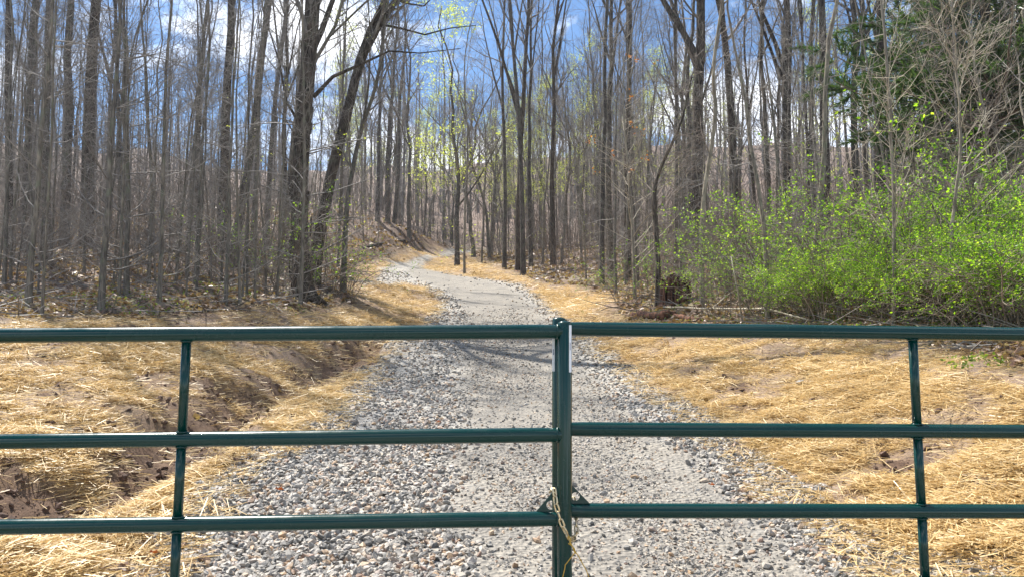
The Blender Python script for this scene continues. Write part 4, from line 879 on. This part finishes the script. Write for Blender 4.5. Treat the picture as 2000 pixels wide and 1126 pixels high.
# ------------------------------------------------------------------ the double gate
def tube_obj(name, P, R, mat, parent, sides=24, cap=True):
    gg = Geo(); P = np.asarray(P, float); R = np.full(len(P), R) if np.isscalar(R) else np.asarray(R); tubes(gg, P, R, sides, cap=cap); me = gg.mesh(name, mat, True); 
    o = link(name, me, parent); 
    return o
RR_ = .0262
def weld(name_parent, c, ax, r, R=.0045):
    """a small weld bead ring"""
    ax = unit(np.asarray(ax, float)); u = unit(np.cross(ax, [0, 1, .3])); v = np.cross(ax, u); n = 20
    pts = np.array([c + (u * math.cos(t) + v * math.sin(t)) * r for t in np.arange(n + 1) / n * 6.2832]); gg = Geo(); tubes(gg, pts, np.full(n + 1, R) * (1 + .25 * gs_.random(n + 1)), 6); link('weld', gg.mesh('weld', M_GATE, True), name_parent)
def leaf(label, postx, posty_top, Yp, ex, Ye, rails, stile, side, sticker_dx, posttop_r):
    """rails: (y at post, y at ex) photo pixels; Yp/Ye distance at the post / at ex"""
    root = thing('gate_leaf', label, 'gate')
    A = [pix(postx, a, Yp) for a, b in rails]; B = [pix(ex, b, Ye) for a, b in rails]
    d = [b - a for a, b in zip(A, B)]; far = 3.3 / abs(d[0][0])
    E = [a + dd * far for a, dd in zip(A, d)]
    # two more rails under the frame, spacing shrinking as on the visible ones
    dn = unit(A[2] - A[1]); hgt = [.26, .47]
    for q in hgt: A.append(A[2] + dn * q); E.append(E[2] + unit(E[2] - E[1]) * q)
    root.location = (A[4] * [1, 1, 1]).tolist(); off = A[4].copy()
    for a, e in zip(A, E):
        t = np.array([0, .012, .024, .034, .04, .08, .2, .4, .6, .8, 1.0])
        P = a + (e - a) * t[:, None] - off; tube_obj('rail', P, np.array([.0235, .0245, .0258] + [RR_] * 8), M_GATE, root, 28)
    up = unit(A[0] - A[2]); top = pix(postx, posty_top, Yp)
    low = A[4] - up * .03
    P = np.array([low, A[2], top - up * .012, top - up * .004, top]) - off; po = tube_obj('end_post', P, np.array([.0255, .0255, .0255, .023, .012]) * posttop_r, M_GATE, root, 28)
    P = np.array([E[4] - up * .03, E[0] + up * .03]) - off; tube_obj('end_post', P, .0255, M_GATE, root, 20)
    s0 = pix(stile[0], stile[1], 1); # stile: in-plane, through two surveyed points
    def on(x, i0):                    # point on rail i0 at photo column x
        lo, hi = 0, 1.0
        for _ in range(40):
            m = (lo + hi) / 2; p = A[i0] + (E[i0] - A[i0]) * m
            if (proj(p)[0] - x) * side < 0: lo = m
            else: hi = m
        return A[i0] + (E[i0] - A[i0]) * lo
    xs = [stile[0], stile[0] + (stile[2] - stile[0]) * .42, stile[0] + (stile[2] - stile[0]) * .78]
    q = [on(x, i) for i, x in enumerate(xs)]; q.append(q[2] + unit(q[2] - q[1]) * .26); q.append(q[3] + unit(q[2] - q[1]) * .21)
    for i in range(4):
        a, b = q[i], q[i + 1]; dd = unit(b - a); tube_obj('upright', np.array([a + dd * .018, b - dd * .018]) - off, .0162, M_GATE, root, 20)
        if i < 3:
            weld(root, a + dd * .0255 - off, dd, .0175, .003); weld(root, b - dd * .0255 - off, dd, .0175, .003)
    rd = unit(A[0] - E[0])
    for i in range(3): weld(root, A[i] - rd * .026 - off, rd, .024, .0035)
    return root, off, A, E, up
LEFT, offL, AL, EL_, upL = leaf('left leaf of the dark green tubular farm gate', 1103, 626, 2.70, 0, 2.675, [(646.5, 654.5), (848, 861.5), (1011.5, 1028)], (365, 660, 341), -1, 0, 1.0)
RIGHT, offR, AR, ER_, upR = leaf('right leaf of the dark green tubular farm gate', 1092, 619, 2.765, 2000, 2.86, [(641, 652), (837, 842), (996, 997.5)], (1782, 660, 1805), 1, 0, 1.0)
def sticker(root, off, px, y0, y1, Y, w, lab):
    gg = Geo(); pts = []
    n = 6; V = []
    for i in range(n + 1):
        y = y0 + (y1 - y0) * i / n; c = pix(px, y, Y) - off
        for a in (-1, 0, 1):
            V.append(c + np.array([a * w, abs(a) * .001, 0]))
    Qq = [(i * 3 + j, i * 3 + j + 1, i * 3 + j + 4, i * 3 + j + 3) for i in range(n) for j in range(2)]
    gg.add(V, Qq); o = link('label_sticker', gg.mesh('label_sticker', M_WHITE), root); m = o.modifiers.new('solid', 'SOLIDIFY'); m.thickness = .001
    for yy in np.linspace(y0 + (y1 - y0) * .38, y0 + (y1 - y0) * .52, 6):
        g2_ = Geo(); c = pix(px, yy, Y - .0018) - off; ww = w * .35; g2_.add([c + [-ww, 0, -.001], c + [ww, 0, -.001], c + [ww, 0, .0015], c + [-ww, 0, .0015]], [(0, 1, 2, 3)]); pr_ = link('print', g2_.mesh('print', M_PRINT), o)
sticker(LEFT, offL, 1113.8, 634, 726, 2.6775, .0042, '')
sticker(RIGHT, offR, 1081, 656, 724, 2.745, .0046, '')
def plate(root, off, tri, hole, hr, Y, th=.006):
    """triangular steel plate with a round chain hole"""
    tri = np.array([pix(x, y, Y) for x, y in tri]) - off; c = pix(*hole, Y) - off; r = hr * Y / F; n = 36; outer = []; inner = []
    for k in range(n):
        a = k / n * 2 * math.pi; d = np.array([math.cos(a), 0, math.sin(a)]); inner.append(c + d * r); best = 1e9
        for i in range(3):
            p, q = tri[i], tri[(i + 1) % 3]; e = q - p; den = d[0] * e[2] - d[2] * e[0]
            if abs(den) < 1e-9: continue
            w = p - c; t = (w[0] * e[2] - w[2] * e[0]) / den; s = (w[0] * d[2] - w[2] * d[0]) / den
            if t > 0 and -1e-6 <= s <= 1 + 1e-6: best = min(best, t)
        outer.append(c + d * best)
    # pull the nearest ray end onto each corner
    outer = np.array(outer)
    for p in tri: outer[np.argmin(np.linalg.norm(outer - p, axis=1))] = p
    inner = np.array(inner); f = np.array([0, -th / 2, 0]); V = np.concatenate([outer + f, inner + f, outer - f, inner - f]); i = np.arange(n); j = (i + 1) % n
    Qq = np.concatenate([np.stack([i, j, n + j, n + i], 1), np.stack([2*n + j, 2*n + i, 3*n + i, 3*n + j], 1), np.stack([i, 2*n + i, 2*n + j, j], 1), np.stack([n + j, 3*n + j, 3*n + i, n + i], 1)])
    gg = Geo(); gg.add(V, Qq); link('chain_plate', gg.mesh('chain_plate', M_GATE), root)
plate(LEFT, offL, [(1046, 999), (1093, 943), (1093, 999)], (1076, 985), 8.5, 2.70)
plate(RIGHT, offR, [(1152, 982), (1116, 945), (1116, 982)], (1124, 968), 8, 2.765)
# hinge posts outside the frame
for E, lab in ((EL_, 'round wooden hinge post at the outer end of the left gate leaf'), (ER_, 'round wooden hinge post at the outer end of the right gate leaf')):
    x = E[4][0] + (.16 if E[4][0] > 0 else -.16); y = E[4][1]; z0 = zat(x, y) - .3; gg = Geo(); tubes(gg, np.array([[0, 0, 0], [0, 0, 1.2], [0, 0, E[0][2] + .25 - z0], [0, 0, E[0][2] + .28 - z0]]), [.1, .098, .095, .07], 16, cap=True)
    t = thing('hinge_post', lab, 'post', (x, y, z0)); link('post', gg.mesh('post', M_WOODP, True), t)
    for zz in (E[0][2] - z0 - .1, E[3][2] - z0): gh = Geo(); sx = -1 if x > 0 else 1; tubes(gh, np.array([[0, 0, zz], [sx * .12, 0, zz]]), [.012, .012], 8, cap=True); link('hinge', gh.mesh('hinge', M_ZINC, True), t)
# chain
def link_mesh(L=.034, W=.019, r=.0033):
    n = 24; pts = []
    for k in range(n + 1):
        a = k / n * 2 * math.pi; x = math.cos(a) * (W / 2 - r); z = math.sin(a) * (W / 2 - r) + math.copysign(L / 2 - W / 2, math.sin(a) if abs(math.sin(a)) > 1e-6 else 1) * (1 if abs(math.sin(a)) > 1e-6 else 0); pts.append((x, 0, z))
    gg = Geo(); tubes(gg, np.array(pts), np.full(n + 1, r), 8); return gg.mesh('chain_link', M_ZINC, True)
LM = link_mesh()
chain = thing('gate_chain', 'galvanised chain hanging round the two gate end posts', 'chain', pix(1083, 958, 2.66))
coff = np.array(chain.location)
path = np.array([pix(*p) for p in [(1083,960,2.655),(1086,985,2.645),(1092,1006,2.645),(1100,1028,2.645),(1110,1048,2.65),(1118,1054,2.68),(1126,1040,2.73),(1125,1010,2.765),(1121,985,2.78),(1120,972,2.775)]])
seg_ = np.linalg.norm(np.diff(path, axis=0), axis=1); cum = np.concatenate([[0], np.cumsum(seg_)]); pitch_ = .0265; nl = int(cum[-1] / pitch_)
for k in range(nl + 1):
    s = k * pitch_; p = np.array([np.interp(s, cum, path[:, j]) for j in range(3)]); q = np.array([np.interp(min(s + .01, cum[-1]), cum, path[:, j]) for j in range(3)]) - np.array([np.interp(max(s - .01, 0), cum, path[:, j]) for j in range(3)])
    o = link('chain_link', LM, chain); o.location = p - coff; o.rotation_mode = 'QUATERNION'
    o.rotation_quaternion = Vector((0, 0, 1)).rotation_difference(Vector(q).normalized()) @ Quaternion((0, 0, 1), (.25 if k % 2 == 0 else 1.45))
gg = Geo(); tubes(gg, np.array([pix(1073, 962, 2.66), pix(1078, 952, 2.66), pix(1081, 956, 2.655)]) - coff, [.0035, .0035, .0035], 8, cap=True); tubes(gg, np.array([pix(1076, 955, 2.66), pix(1085, 963, 2.655)]) - coff, [.004, .003], 8, cap=True); link('toggle', gg.mesh('toggle', M_ZINC, True), chain)
wp = [(1113,1043,2.638),(1110,1049,2.64),(1116,1056,2.632),(1120,1066,2.63),(1123,1078,2.63)]
gg = Geo(); w0 = pix(*wp[0])
def wire(pp, r=.0017): tubes(gg, np.array([pix(*p) for p in pp]) - w0, np.full(len(pp), r), 6)
wire([(1109,1052,2.645),(1111,1046,2.636),(1114,1050,2.635),(1113,1058,2.63),(1118,1066,2.63),(1123,1078,2.63)], .0022)
wire([(1123,1078,2.63),(1115,1088,2.63),(1104,1102,2.635),(1103,1110,2.635),(1099,1126,2.63),(1096,1140,2.63)]); wire([(1121,1072,2.63),(1130,1085,2.625),(1138,1100,2.62),(1145,1112,2.62),(1150,1126,2.62),(1154,1140,2.62)]); wire([(1110,1060,2.64),(1116,1064,2.628),(1122,1070,2.628),(1124,1080,2.628)])
thing('binding_wire', 'twisted yellow wire tied to the bottom of the gate chain', 'wire', w0, data=gg.mesh('binding_wire', M_WIRE, True))
print('objects', len(bpy.data.objects), 'tris', sum(sum(len(p.vertices) - 2 for p in m.polygons) if len(m.polygons) < 1000 else len(m.loops) - 2 * len(m.polygons) for m in bpy.data.meshes))
